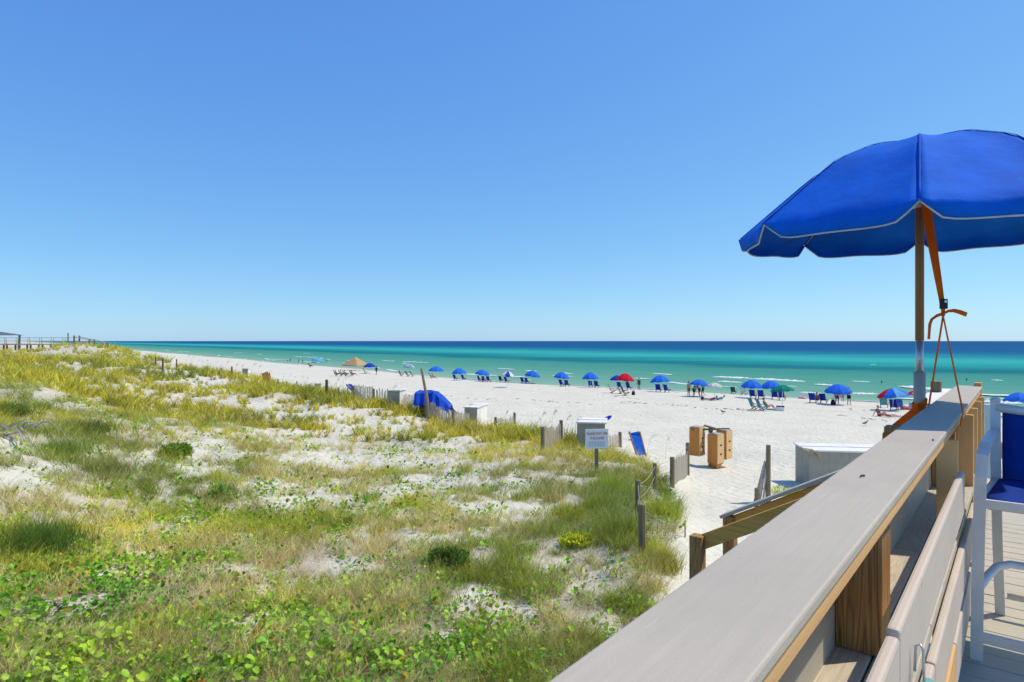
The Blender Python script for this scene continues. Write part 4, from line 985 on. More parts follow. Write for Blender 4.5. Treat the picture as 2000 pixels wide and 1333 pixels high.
def pose_mesh(P, part, grow=0.0):
    mb = MB(); v = {k: ([V3(q) for q in x] if isinstance(x, list) else V3(x)) for k, x in P.items()}
    up = (v['chest']-v['hip']).normalized(); g = grow
    def seg(a, b, r0, r1): mb.tube([a, a.lerp(b, .5), b], [r0+g, (r0+r1)/2+g, r1+g], 10); mb.ball(a, r0+g); mb.ball(b, r1+g)
    sh = [v['chest']+Vector((s*.17,0,0))+up*.06 for s in (-1, 1)]; hp = [v['hip']+Vector((s*.09,0,0)) for s in (-1, 1)]
    if part in ('body', 'shirt', 'suit'):
        for s in (-1, 1):
            mb.tube([v['hip']+Vector((s*.06,0,0)), v['hip'].lerp(v['chest'], .45)+Vector((s*.055,0,0)), v['chest']+Vector((s*.085,0,0)), sh[(s+1)//2]], [.105+g,.095+g,.10+g,.055+g], 10)
            mb.ball(v['hip']+Vector((s*.06,0,0)), .105+g); mb.ball(sh[(s+1)//2], .055+g)
        if part != 'suit':
            for i in (0, 1):
                e = v['el'][i] if part == 'body' else sh[i].lerp(v['el'][i], .6); seg(sh[i], e, .048, .038)
    if part == 'body':
        seg(v['chest']+up*.10, v['neck'], .055, .048); seg(v['neck'], v['head']-up*.03, .046, .05)
        mb.ball(v['head'], .100, 12, 8, (.82,.95,1.14)); fw = Vector((0,1,0)); mb.ball(v['head']+Vector((0,.085,-.015)), .022); mb.ball(v['head']+Vector((0,.05,-.075)), .045)
        for s in (-1, 1): mb.ball(v['head']+Vector((s*.082,-.005,-.01)), .022)
        for i in (0, 1):
            seg(hp[i], v['kn'][i], .082, .055); seg(v['kn'][i], v['an'][i], .056, .038); mb.ball(v['an'][i]-(v['an'][i]-v['kn'][i])*.68, .058)
            a = v['an'][i]; fdir = Vector((0,1,0)) if P['an'][i][2] < .09 and P is not POSE['lie'] else Vector((0,.5,.85))
            seg(a-Vector((0,.02,.03)), a+fdir*.15-Vector((0,0,.035)), .036, .026)
            d = (v['wr'][i]-v['el'][i]).normalized(); seg(v['el'][i], v['wr'][i], .038, .027); w0 = v['wr'][i]; seg(w0, w0+d*.08, .028, .034)
            sd_ = d.cross(Vector((0,1,.3))).normalized()
            for kf in range(4): mb.tube([w0+d*.08+sd_*(kf-1.5)*.02, w0+d*(.155-.012*abs(kf-1.4))+sd_*(kf-1.5)*.024+Vector((0,.015,0))], .0105, 5)
            mb.tube([w0+d*.03+sd_*.03, w0+d*.085+sd_*.062], .012, 5)
    if part in ('shorts', 'suit'):
        mb.ball(v['hip']-up*.0, .115+g, 10, 6, (1.35,1,1))
        for i in (0, 1): seg(hp[i], hp[i].lerp(v['kn'][i], .62 if part == 'shorts' else .12), .088, .078 if part == 'shorts' else .085)
    if part == 'hair':
        mb.ball(v['head']+Vector((0,-.018,.022)), .104, 12, 8, (.86,.94,1.08))
    return mb
PM = {}
def pose_get(pose, part, grow, vox):
    key = (pose, part)
    if key not in PM:
        me = pose_mesh(POSE[pose], part, grow).mesh(part); o = bpy.data.objects.new('tmp', me); COL.objects.link(o)
        md = o.modifiers.new('r', 'REMESH'); md.mode = 'VOXEL'; md.voxel_size = vox; s_ = o.modifiers.new('s', 'SMOOTH'); s_.factor = .5; s_.iterations = 2
        dg = bpy.context.evaluated_depsgraph_get(); m2 = bpy.data.meshes.new_from_object(o.evaluated_get(dg)); bpy.data.objects.remove(o)
        m2.shade_smooth(); m2.materials.clear(); m2.materials.append(None); PM[key] = m2
    return PM[key]
def pobj(name, me, mat, parent):
    o = link(name, me, parent); o.material_slots[0].link = 'OBJECT'; o.material_slots[0].material = mat; return o
def person(g, pose, rz, label, skin=1, hair=0, top=None, bottom=None, suit=None, s=1.0, group=None, z=0):
    t = empty('person', g+Vector((0,0,z)), rz, label, 'person', group); t.scale = (s,)*3
    pobj('body', pose_get(pose, 'body', 0, .017), SKIN[skin], t)
    pobj('hair', pose_get(pose, 'hair', 0, .02), HAIRM[hair], t)
    if top: pobj('shirt', pose_get(pose, 'shirt', .014, .022), cloth(top), t)
    if bottom: pobj('shorts', pose_get(pose, 'shorts', .016, .022), cloth(bottom), t)
    if suit: pobj('swimsuit', pose_get(pose, 'suit', .010, .022), cloth(suit), t)
    return t

# ---------------------------------------------------------------- beach umbrellas and chairs
UMB = {}
FAB = {'blue': fabric('parasol_blue', (.035,.20,.80), .3), 'white': fabric('parasol_white', (.78,.78,.78), .3), 'red': fabric('parasol_red', (.72,.02,.05), .3), 'green': fabric('parasol_green', (.01,.26,.17), .3),
       'pale': fabric('parasol_blush', (.72,.55,.52), .3), 'pink': fabric('parasol_pink', (.75,.22,.32), .3), 'sky': fabric('parasol_sky', (.16,.48,.80), .3), 'violet': fabric('parasol_violet', (.50,.33,.68), .3), 'deep': fabric('parasol_deep_blue', (.02,.07,.50), .3)}
def panel_small(k, n, Rr, rise):
    mb = MB(); a0, a1 = 2*math.pi*k/n, 2*math.pi*(k+1)/n; V = []
    for i in range(6):
        t = i/5
        for j in range(5):
            s = j/4; A = Vector((Rr*t*math.cos(a0), Rr*t*math.sin(a0), rise*(1-t**1.8))); B = Vector((Rr*t*math.cos(a1), Rr*t*math.sin(a1), rise*(1-t**1.8))); p = A.lerp(B, s); p.z -= .03*t*4*s*(1-s); V.append(p)
    for j in range(5): p = V[25+j].copy(); p.z -= .03+.10*4*(j/4)*(1-j/4)*.6; V.append(p)
    mb.add(V, [(i*5+j, (i+1)*5+j, (i+1)*5+j+1, i*5+j+1) for i in range(6) for j in range(4)]); return mb
def parasol(g, cols, R_, hrim_, rise_, label, group='beach umbrellas', tilt=(0,0)):
    t = empty('beach_umbrella', g, random.uniform(0, .7), label, 'umbrella', group)
    for k in range(8):
        key = (round(R_, 2), round(rise_, 2), k)
        if key not in UMB: UMB[key] = panel_small(k, 8, R_, rise_).mesh('canopy_panel', True); UMB[key].materials.append(None)
        o = link('canopy_panel', UMB[key], t, (0,0,hrim_), (tilt[0], tilt[1], 0)); o.material_slots[0].link = 'OBJECT'; o.material_slots[0].material = FAB[cols[k % len(cols)]]
    MB().tube([(0,0,-.3), (0,0,hrim_+rise_)], .022, 8).build('pole', M['white_plastic'], t); return t
WCH = wood('beach_chair_wood', (.34,.21,.12), (.2,.11,.06), 'Y')
CHM = {}
def beach_chair(g, rz, label, col, group='beach chairs', s=1.0, low=False):
    """low sling chair; it faces local +y"""
    t = empty('beach_chair', g, rz, label, 'chair', group); t.scale = (s,)*3
    if 'b' not in CHM:
        CHM['b'] = MB().ribbon([(0,-.22,.30), (0,-.36,.62), (0,-.50,1.02)], .54, (1,0,0), .012).mesh('backrest')
        CHM['s'] = MB().ribbon([(0,-.24,.30), (0,.1,.30), (0,.42,.36)], .54, (1,0,0), .012).mesh('seat')
        CHM['f'] = MB().bar((0,-.52,1.05), (0,.02,-.02), .04, .05).mesh('frame_side')
        CHM['l'] = MB().bar((0,.46,.38), (0,-.30,-.02), .04, .05).mesh('leg')
        CHM['a'] = MB().box(-.03, .03, -.36, .22, .52, .545).mesh('armrest')
        CHM['h'] = MB().box(-.22, .22, -.535, -.505, .86, .99, bev=.01).mesh('head_pad')
        for q in CHM.values(): q.materials.append(None)
    def put(n, me, mat, x=0):
        o = link(n, me, t, (x, 0, 0)); o.material_slots[0].link = 'OBJECT'; o.material_slots[0].material = mat
    put('backrest', CHM['b'], col); put('seat', CHM['s'], col); put('head_pad', CHM['h'], col)
    for x in (-.29, .29): put('frame_side', CHM['f'], WCH, x); put('leg', CHM['l'], WCH, x); put('armrest', CHM['a'], WCH, x)
    return t
SEAW = -TH                                           # local +y looks out to sea
def par_px(px, ytop, ybot, wpx, ybase, cols, label, tilt=(0,0)):
    g = G(px, ybase); k = g.y/F; R_ = round(max(.9, wpx*k/2), 1); hr = (ybase-ybot)*k; rise = round(max(.28, (ybot-ytop)*k), 1)
    return parasol(g, cols, R_, max(1.35, hr), rise, label, tilt=(random.uniform(-.12, .12), random.uniform(-.12, .12)))
UL = [(722,711,718,26,730,['deep'],'dark blue umbrella just right of the tan canopy tent'),
 (852,719,727,30,738,['blue'],'blue umbrella nearest the leaning pole on its right'),
 (897,720,729,30,744,['blue'],'second blue umbrella right of the leaning pole, two chairs under it'),
 (942,724,732,30,746,['blue'],'blue umbrella just left of the blue and white striped one'),
 (992,725,734,30,757,['white','deep','white','blue'],'blue and white panelled umbrella in the row by the water'),
 (1040,726,736,33,750,['blue'],'blue umbrella just right of the blue and white panelled one'),
 (1097,731,742,32,755,['blue'],'blue umbrella midway between the panelled one and the red one, farther left'),
 (1153,732,744,34,758,['blue'],'blue umbrella left of the red one, with open sand between'),
 (1205,737,745,28,759,['deep'],'blue umbrella half hidden behind the red one'),
 (1221,735,748,38,762,['red'],'bright red umbrella in the row by the water'),
 (1289,738,750,40,766,['blue'],'blue umbrella right of the red one with two chairs facing the sea'),
 (1366,741,752,38,775,['blue'],'blue umbrella with bending people below, left of the blush one'),
 (1396,749,757,30,779,['pale','white'],'small blush and white umbrella'),
 (1468,746,758,42,778,['blue'],'left blue umbrella of the pair beside the green one'),
 (1506,746,758,40,779,['blue'],'right blue umbrella of the pair, touching the green one'),
 (1528,752,763,46,800,['green'],'green umbrella overlapping two blue ones'),
 (1637,754,768,52,791,['blue'],'blue umbrella with people standing under it, left of the many-coloured one'),
 (1744,762,778,56,803,['blue','violet','pink','red','blue','sky'],'many-coloured umbrella left of the orange straps'),
 (1792,765,773,40,797,['pink','red'],'pink umbrella half hidden by the deck umbrella sleeve'),
 (1990,768,784,50,815,['blue'],'blue umbrella at the far right edge above the deck chair'),
 (620,701,706,24,712,['sky'],'light blue umbrella at the water edge far down the beach'),
 (799,711,718,22,729,['sky','pale'],'small pale blue umbrella at the water left of the leaning pole')]
for (x, yt, yb, wp, ybs, cols, lab) in UL: par_px(x, yt, yb, wp, ybs, cols, lab)
GRN = fabric('chair_green', (.02,.14,.10), .1); TEAL = fabric('chair_teal', (.05,.34,.42), .1); DRK = fabric('chair_dark', (.03,.03,.06), .1); STR = fabric('chair_aqua', (.10,.42,.42), .1); PNK = fabric('chair_pink', (.72,.42,.45), .1); WHT = fabric('chair_white', (.72,.72,.70), .1)
CHL = [(890,743,BLN,'navy chair, left one under the second blue umbrella right of the leaning pole'),(906,743,BLN,'navy chair, right one under the second blue umbrella right of the leaning pole'),
 (938,746,BLN,'navy chair, leftmost of three left of the panelled umbrella'),(946,747,BLN,'navy chair, middle of three left of the panelled umbrella'),(955,747,BLN,'navy chair, rightmost of three left of the panelled umbrella'),
 (979,746,DRK,'dark chair, left one under the panelled umbrella'),(990,748,BLN,'navy chair, right one under the panelled umbrella'),(1022,749,BLN,'navy chair, left one by the umbrella right of the panelled one'),(1030,750,BLN,'navy chair, right one by the umbrella right of the panelled one'),
 (1098,755,BLN,'navy chair, left one of the pair below the midway blue umbrella'),(1108,756,BLN,'navy chair, right one of the pair below the midway blue umbrella'),(1154,757,BLN,'navy chair, left one under the umbrella left of the red one'),(1166,758,BLN,'navy chair, right one under the umbrella left of the red one'),
 (1210,760,BLN,'navy chair, left one under the red umbrella'),(1229,762,BLN,'navy chair, right one under the red umbrella'),(1286,766,BLN,'navy chair, left one of the pair right of the red umbrella'),(1303,767,BLN,'navy chair, right one of the pair right of the red umbrella'),
 (1433,770,GRN,'dark green chair standing alone near the water'),(1453,772,WHT,'pale chair next to the lone dark green chair'),
 (1471,779,BLN,'leftmost of four blue chairs under the blue and green umbrellas'),(1487,780,BLN,'second of four blue chairs under the blue and green umbrellas'),(1514,781,BLN,'third of four blue chairs under the blue and green umbrellas'),(1528,782,BLN,'rightmost of four blue chairs under the blue and green umbrellas'),
 (1588,787,BLN,'left blue chair beside the two standing people'),(1609,788,BLN,'right blue chair beside the two standing people'),
 (1727,797,STR,'aqua chair under the many-coloured umbrella'),(1747,802,BLN,'dark blue chair under the many-coloured umbrella'),(1758,801,BLU,'bright blue chair under the many-coloured umbrella')]
for (x, y, c_, lab) in CHL: beach_chair(G(x, y), SEAW+random.uniform(-.25, .25), lab, c_)
for (x, y, c_, lab) in [(1474,801,TEAL,'left teal chair in front of the row, turned sideways'),(1489,803,TEAL,'right teal chair in front of the row, turned sideways'),(1213,769,WHT,'white lounge chair in front of the red umbrella'),(1196,768,PNK,'pink low chair left of the red umbrella'),(1222,773,GRN,'green folded chair in front of the red umbrella'),
    (784,735,DRK,'left dark lounger at the water left of the leaning pole'),(797,736,DRK,'middle dark lounger at the water left of the leaning pole'),(806,736,DRK,'right dark lounger at the water left of the leaning pole'),(843,739,BLN,'navy chair under the umbrella nearest the leaning pole'),(714,730,DRK,'dark chair under the dark blue umbrella by the tent')]:
    beach_chair(G(x, y), R(-90)+random.uniform(-.2,.2), lab, c_)

# coolers, bags, floats
def cooler(px, py, label, c1, c2, s=1.0):
    g = G(px, py); t = empty('cooler', g, R(-20), label, 'cooler'); t.scale = (s,)*3
    MB().box(-.32, .32, -.2, .2, 0, .36, bev=.03).build('tub', c1, t); MB().box(-.33, .33, -.21, .21, .365, .43, bev=.03).build('lid', c2, t); MB().tube([(-.34,-.1,.25), (-.36,0,.30), (-.34,.1,.25)], .012, 6).build('handle', M['black'], t)
cooler(1524, 803, 'white cooler with dark side right of the teal chairs', M['white_plastic'], DRK)
def bag(px, py, label, col, s=1.0):
    g = G(px, py); t = empty('beach_bag', g, R(15), label, 'bag'); t.scale = (s,)*3
    MB().tube([(0,0,0), (0,0,.12), (0,0,.30), (0,0,.38)], [.24,.28,.22,.16], 10, flat=.6).build('body', col, t, True)
    for yy in (-.06, .06): MB().tube([(-.12,yy,.36), (-.08,yy,.52), (.08,yy,.52), (.12,yy,.36)], .012, 5).build('handle', M['black'], t)
bag(1237, 772, 'dark bag on the sand right of the green folded chair', DRK, 1.2); bag(1627, 791, 'dark round bag on the sand left of the two standing people', DRK, 1.3); bag(1372, 782, 'dark bag near the bending people', DRK)
def float_ring(px, py, label, col, R_=.42):
    g = G(px, py); t = empty('swim_ring', g, 0, label, 'swim ring')
    n = 16; mb = MB(); mb.tube([(R_*math.cos(a), R_*math.sin(a), .12) for a in np.linspace(0, 2*math.pi, n+1)], .12, 8, False); mb.build('ring', col, t, True); MB().tube([(R_,0,.23), (R_,0,.27)], .015, 6).build('valve', M['white_plastic'], t)
PKM = plain('float_pink', (.85,.25,.45), .35); float_ring(1922, 834, 'bright pink swim ring on the sand left of the deck chair', PKM, .5); float_ring(1567, 779, 'pink swim ring on the sand between the chair groups', PKM, .35)
float_ring(1772, 800, 'red and white swim ring beside the many-coloured umbrella', FAB['pink'], .45)

# dark weed and shell flecks thrown up in broken lines on the sand
mb = MB(); rs = random.Random(9)
for (xa, ya, xb, yb_, n_w) in ((1170,772,1250,780,14),(1215,786,1345,793,22),(1400,798,1470,803,16),(1330,796,1460,801,12),(1640,812,1740,824,14),(1000,780,1160,790,14),(870,775,980,782,8),(1260,760,1330,768,6),(1660,800,1720,806,6)):
    for i in range(n_w):
        t_ = rs.random(); g = G(xa+(xb-xa)*t_+rs.uniform(-4,4), ya+(yb_-ya)*t_+rs.uniform(-1.5,1.5)); a = rs.uniform(0, 3.14); l_ = rs.uniform(.08, .32)
        mb.tube([g+Vector((-l_*math.cos(a), -l_*.5*math.sin(a), .012)), g+Vector((0,rs.uniform(-.05,.05),.03)), g+Vector((l_*math.cos(a), l_*.5*math.sin(a), .012))], [.012, rs.uniform(.02,.045), .01], 5, flat=.6)
tag(mb.build('seaweed_wrack', plain('dry_weed', (.16,.13,.09), .9)), 'dark flecks of dry seaweed in broken lines on the sand', 'seaweed', kind='stuff')

# tan canopy tent
g = G(694, 724); k = g.y/F; tt = empty('canopy_tent', g, R(-24), 'large tan canopy tent far down the beach', 'tent')
w_ = 46*k*.40; hb = 11*k; ha = 27*k; TAN = fabric('tent_tan', (.62,.42,.22), .3)
cs = [(-w_,-w_),(w_,-w_),(w_,w_),(-w_,w_)]
for i in range(4):
    a, b = cs[i], cs[(i+1) % 4]; mb = MB(); mb.add([(a[0],a[1],hb),(b[0],b[1],hb),(0,0,ha),(a[0],a[1],hb-.25),(b[0],b[1],hb-.25)], [(0,1,2),(3,4,1,0)]); mb.build('roof_panel', TAN, tt)
for c_ in cs: MB().tube([(c_[0],c_[1],-.2), (c_[0],c_[1],hb)], .03, 6).build('leg', M['alu'], tt)

# people in view
def P(px, py, *a, **k): return person(G(px, py), *a, **k)
P(1248, 763, 'stand', R(150), 'person in a dark swimsuit standing right of the red umbrella', 2, 0, suit=(.10,.05,.04))
P(1345, 775, 'stand', R(-60), 'person in brown shorts standing left of the bending people', 1, 1, bottom=(.22,.10,.06))
P(1355, 776, 'bend', R(-70), 'person in dark trunks bending by the blue umbrella', 1, 0, bottom=(.05,.04,.04))
P(1366, 776, 'bend', R(60), 'person in a purple top bending over a bag', 0, 1, top=(.15,.07,.28), bottom=(.05,.04,.08))
P(1373, 775, 'walk', R(80), 'bare-backed person in black shorts next to the bending people', 1, 1, bottom=(.02,.02,.03))
P(1388, 783, 'lie', R(100), 'person lying on the sand under the blush umbrella', 1, 0, suit=(.10,.08,.20))
P(1402, 782, 'lie', R(95), 'person in turquoise lying beside the blush umbrella', 0, 1, top=(.10,.42,.42), bottom=(.12,.20,.32))
P(1635, 791, 'stand', R(170), 'person in red shorts standing under the blue umbrella', 1, 1, top=(.60,.60,.62), bottom=(.42,.03,.06))
P(1658, 791, 'hips', R(190), 'shirtless person in black shorts with a raised arm by the blue umbrella', 0, 1, bottom=(.015,.015,.02))
P(1646, 786, 'stand', R(0), 'child in a coral shirt between the two standing people', 0, 1, top=(.70,.20,.14), bottom=(.5,.2,.15), s=.72)
P(1597, 787, 'sit', SEAW, 'person sitting between the blue chairs, seen from behind', 0, 1, top=(.45,.20,.22), bottom=(.10,.04,.05))
P(1720, 814, 'sand', R(-95), 'person in a red swimsuit sitting on the sand by the many-coloured umbrella', 0, 2, suit=(.45,.06,.08))
P(1736, 816, 'lie', R(-100), 'person lying next to the sitter by the many-coloured umbrella', 0, 1, suit=(.40,.10,.10))
P(1225, 758, 'stand', R(20), 'person half hidden behind the red umbrella', 2, 0, bottom=(.08,.10,.16))
P(1500, 803, 'sit', R(-90), 'person reclining in the right teal chair', 0, 1, suit=(.3,.25,.2))
P(735, 733, 'walk', R(-30), 'person in dark clothes walking right of the dark blue umbrella', 2, 0, top=(.06,.04,.05), bottom=(.05,.04,.06))
P(847, 741, 'sit', SEAW, 'person sitting under the umbrella nearest the leaning pole', 0, 1, top=(.5,.3,.3), bottom=(.2,.1,.1))
for (x, y, c1, c2, lab) in [(658,735,(.03,.03,.14),(.03,.03,.10),'person in navy sitting at the left of the far seated group'),(668,735,(.55,.5,.45),(.25,.04,.10),'person in maroon sitting in the middle of the far seated group'),(676,735,(.05,.30,.30),(.05,.2,.22),'person in teal sitting in the middle of the far seated group'),(689,735,(.14,.09,.08),(.12,.08,.07),'person in brown sitting at the right of the far seated group')]:
    beach_chair(G(x-1, y), R(-80), 'chair under the '+lab.replace('sitting ', ''), BLN if x < 660 else DRK); P(x+1, y, 'sit', R(-80), lab, 1, 0, top=c1, bottom=c2)
for (x, y, c1, lab, po) in [(562,709,(.65,.65,.65),'person in white standing at the waterline far left','stand'),(567,709,(.02,.03,.05),'person in black standing at the waterline far left','stand'),(584,711,(.05,.05,.10),'left person of the far pair by the water','stand'),(591,712,(.04,.05,.12),'right person of the far pair by the water','walk'),(638,712,(.10,.06,.06),'lone far person at the waterline left of the tan tent','stand')]:
    P(x, y, po, R(90), lab, 1, 0, top=c1, bottom=(.05,.05,.06))
P(607, 718, 'sit', R(-80), 'far person reclining left of the lone walker', 2, 0, bottom=(.25,.10,.09)); beach_chair(G(606, 718), R(-80), 'far dark chair holding the reclining person', DRK)
for (x, y, lab) in [(1722,749,'dark head of a swimmer off the many-coloured umbrella'),(1888,744,'swimmer in dark top just right of the railing end')]:
    p = sea_pt(x, y); person(p, 'stand', R(30), lab, 2, 0, top=(.02,.02,.02), s=1.0, z=-1.30)

# ---------------------------------------------------------------- far boardwalk, gazebo and sign at the left
WB = wood('boardwalk_grey', (.60,.52,.40), (.38,.31,.22), 'X'); WD = wood('boardwalk_pile', (.26,.19,.11), (.13,.09,.05), 'Z')
bo = empty('boardwalk', (0,0,0), 0, 'raised wooden boardwalk crossing the far dune at the left', 'boardwalk')
YB = 104.; zb_ = HC-.45
def bx(px): return (px-1000)/F*YB
pxs = list(range(-300, 151, 23))
MB().box(bx(-300), bx(150), YB-1, YB+1, zb_-.22, zb_).build('walkway', WB, bo)
for s in (-1, 1):
    for zz in (.45, 1.0): MB().box(bx(-300), bx(150), YB+s*.98-.03, YB+s*.98+.03, zb_+zz-.035, zb_+zz+.035).build('handrail', WB, bo)
for x in pxs:
    for s in (-1, 1):
        z0 = gz(bx(x), YB+s)-.3
        MB().box(bx(x)-.10, bx(x)+.10, YB+s*.90-.10, YB+s*.90+.10, z0, zb_-.222).build('pile', WD, bo)
        MB().box(bx(x)-.04, bx(x)+.04, YB+s*1.06-.04, YB+s*1.06+.04, zb_-.2, zb_+1.06).build('rail_post', WB, bo)
ls_ = empty('far_stair', (0,0,0), 0, 'far wooden stair from the boardwalk down to the beach', 'stair')
Ys = 100.; a = pix(150, 669, Ys); b = pix(240, 692, Ys)
for s in (-.6, .6):
    MB().bar(a+Vector((0,s,.9)), a.lerp(b, .6)+Vector((0,s,1.1)), .08, .10).build('handrail', WB, ls_); MB().bar(a.lerp(b, .6)+Vector((0,s,1.1)), b+Vector((0,s,.7)), .08, .10).build('handrail', WB, ls_)
    MB().bar(a+Vector((0,s,0)), b+Vector((0,s,0)), .1, .28).build('stringer', WB, ls_)
    for t in (0, .33, .62, 1): p = a.lerp(b, t)+Vector((0,s,0)); MB().box(p.x-.09, p.x+.09, p.y-.09, p.y+.09, gz(p.x, p.y)-.3, p.z+(1.1 if t < .9 else .7)).build('post', WD, ls_)
for t in np.linspace(.03, .97, 14): p = a.lerp(b, t); MB().box(p.x-.22, p.x+.22, p.y-.58, p.y+.58, p.z+.12, p.z+.16).build('tread', WB, ls_)
mp = MB().tube([(0,0,-1.5), (0,0,1.6)], [.10,.09], 8).build('marker_post', WD, None, False, pix(133, 670, 101.)); tag(mp, 'dark tall post on the far dune crest by the boardwalk', 'post')
gzb = empty('gazebo', pix(-12, 668, 112.), 0, 'dark-roofed open gazebo at the far left end of the boardwalk', 'gazebo')
RFM = plain('dark_shingle', (.10,.12,.15), .8)
mb = MB(); r0 = 3.2; mb.add([(-r0,-r0,1.2),(r0,-r0,1.2),(r0,r0,1.2),(-r0,r0,1.2),(0,0,2.0)], [(0,1,4),(1,2,4),(2,3,4),(3,0,4),(3,2,1,0)]); mb.build('roof', RFM, gzb)
for (x, y) in ((-2.6,-2.6),(2.6,-2.6),(2.6,2.6),(-2.6,2.6),(.9,-2.6)): MB().box(x-.12, x+.12, y-.12, y+.12, -3.5, 1.2).build('column', plain('gazebo_teal', (.08,.16,.20), .7), gzb)
MB().box(-2.6, 2.6, -2.72, -2.6, -.55, -.40).build('rail', WB, gzb); MB().box(-2.7, 2.7, -2.7, 2.7, -1.2, -1.0).build('floor', WB, gzb)
g = pix(252, 697, 70.); ws = empty('far_sign', g, 0, 'small white sign on the far dune slope', 'sign')
MB().box(-.30, .30, -.03, 0, .35, .92, bev=.05).build('panel', M['white_plastic'], ws); MB().box(-.04, .04, .0, .06, -1, .9).build('post', WD, ws)

# ---------------------------------------------------------------- plants that stand out singly
GRASSY = {1:1.0, 4:.9, 5:.7, 6:.9, 7:1.0, 8:.7, 9:.8, 10:.9, 11:.9, 12:1.0, 16:1.3, 17:.8, 18:.8, 19:.8, 20:.8}
def shrub(px, py, rpx, hpx, label, col, nl=700, ls=.03, wid=.012, kind='needle', seed=1):
    g = G(px, py); k = g.y/F; Rr = rpx*k; H = hpx*k; r = np.random.default_rng(seed); t = empty('dune_shrub', g, 0, label, 'shrub', 'shrubs on the dune')
    mb = MB()
    for i in range(9):
        a = r.uniform(0, 6.28); d = r.uniform(.3, .8)*(.6 if seed in GRASSY else 1); H2 = H*(.45 if seed in GRASSY else 1); mb.tube([(0,0,-.05), (Rr*d*.4*math.cos(a), Rr*d*.4*math.sin(a), H2*.4), (Rr*d*math.cos(a), Rr*d*math.sin(a), H2*r.uniform(.6, .9))], [.012,.008,.003], 5)
    mb.build('stems', plain('shrub_stem', (.13,.10,.07), .8), t)
    if seed in GRASSY:
        m_ = leafmat('shrub_leaf_%d' % seed, False, .45, .6, (col[0]*2.3, col[1]*1.9, col[2]*1.1))
        link('foliage', tuft_mesh('foliage', int(nl*.5), max(.18, H*(.72 if seed in (1, 4, 5, 6, 7) else .95)), max(.006, wid*.8), .62, GRASSY[seed], m_, seed+900, 3, Rr*.42), t); return
    V = []; Fq = []; sh = []
    nb2 = 11; sub = []
    for i in range(nb2):
        a = r.uniform(0, 6.28); d = math.sqrt(r.uniform(0, 1))*.78; sub.append((Rr*d*math.cos(a), Rr*d*math.sin(a), H*r.uniform(.25, .75)*(1-.55*d*d), r.uniform(.28, .5)))
    nl = int(nl*1.5); ls = ls*.62; wid = wid*1.15
    for i in range(nl):
        bx_, by_, bz_, br = sub[r.integers(nb2)]; dv = Vector((r.normal(), r.normal(), r.normal())).normalized()*(r.uniform(.25, 1)**.5)
        c = Vector((bx_+dv.x*br*Rr, by_+dv.y*br*Rr, max(.01, bz_+dv.z*br*H)))
        dr = Vector((dv.x*.8+r.normal()*.5, dv.y*.8+r.normal()*.5, .75+r.normal()*.5)).normalized(); sd_ = dr.cross(Vector((r.normal(), r.normal(), .2))).normalized(); L = ls*r.uniform(.5, 1.5); w2 = wid*r.uniform(.7, 1.3); i0 = len(V); sv = r.uniform(0, 1)
        V += [tuple(c-sd_*w2*.4), tuple(c+sd_*w2*.4), tuple(c+dr*L*.55+sd_*w2), tuple(c+dr*L), tuple(c+dr*L*.55-sd_*w2)]; sh += [sv]*5
        Fq += [(i0, i0+1, i0+2), (i0, i0+2, i0+4), (i0+4, i0+2, i0+3)]
    m_ = leafmat('shrub_leaf_%d' % seed, False, .45, .6, (col[0]*2.5, col[1]*1.9, col[2]*1.1)); me = np_mesh('foliage', V, Fq, m_, False); a_ = me.attributes.new('shade', 'FLOAT', 'POINT'); a_.data.foreach_set('value', np.array(sh, np.float32))
    link('foliage', me, t)
SHR = [(60,1075,95,105,'large dense dark green shrub at the left edge of the dune',(.10,.20,.05),5200,.11,.007,1),(880,1118,40,50,'small round dark green bush alone on the sand near the middle',(.07,.16,.045),2600,.08,.006,2),
 (340,895,28,26,'low bright green shrub on bare sand left of centre',(.12,.24,.05),1300,.16,.010,3),(165,845,62,48,'broad green shrub below the far crest at the left',(.11,.17,.05),2600,.20,.012,4),
 (20,810,45,50,'dark green shrub touching the left edge by the dead branches',(.08,.15,.045),1800,.16,.012,5),(110,885,62,52,'green shrub right of the dead grey branches',(.11,.18,.05),2600,.14,.010,6),(190,925,70,45,'grey-green low shrub left of centre below the dead branches',(.13,.17,.07),2200,.13,.009,7),
 (1190,965,55,50,'tall green shrub under the warning sign',(.16,.24,.05),3000,.16,.009,8),(1290,1010,45,48,'yellow-green shrub right of the rope fence by the sand path',(.20,.27,.05),2400,.14,.009,9),(1215,1050,60,62,'grey-green shrub left of the nearest rope fence post',(.14,.20,.06),3400,.13,.008,10),
 (1290,1110,45,50,'olive shrub right of the nearest rope fence post',(.20,.23,.06),2400,.13,.008,11),(1110,1010,50,34,'olive low shrub left of the rope fence',(.19,.24,.05),2000,.13,.009,12),(1130,1062,40,20,'bright lime green ground plant left of the rope fence',(.28,.42,.04),1500,.07,.012,13),
 (1545,970,40,16,'bright green weeds beside the large grey box',(.24,.36,.06),700,.09,.014,14),(435,975,26,28,'small spiky green plant in the middle of the vine patch',(.12,.22,.08),900,.16,.008,15),(300,1290,110,70,'tangled brown-green mound of old grass in the left foreground',(.20,.20,.10),3000,.15,.005,16),(75,800,30,22,'small green shrub near the left edge below the crest',(.14,.22,.05),900,.2,.013,17),
 (150,760,22,10,'small dark green clump low on the far dune',(.10,.18,.05),500,.2,.016,18),(1170,1000,45,45,'dense olive-green shrub between the sign post and rope fence',(.15,.22,.05),2400,.14,.009,19),(1255,945,40,34,'yellow-green bushy grass behind the rope fence posts',(.24,.29,.05),1800,.16,.009,20)]
for (x, y, r_, h_, lab, c_, n_l, ls0, wd0, sd0) in SHR: shrub(x, y, r_, h_, lab, c_, n_l, ls0, wd0, seed=sd0)

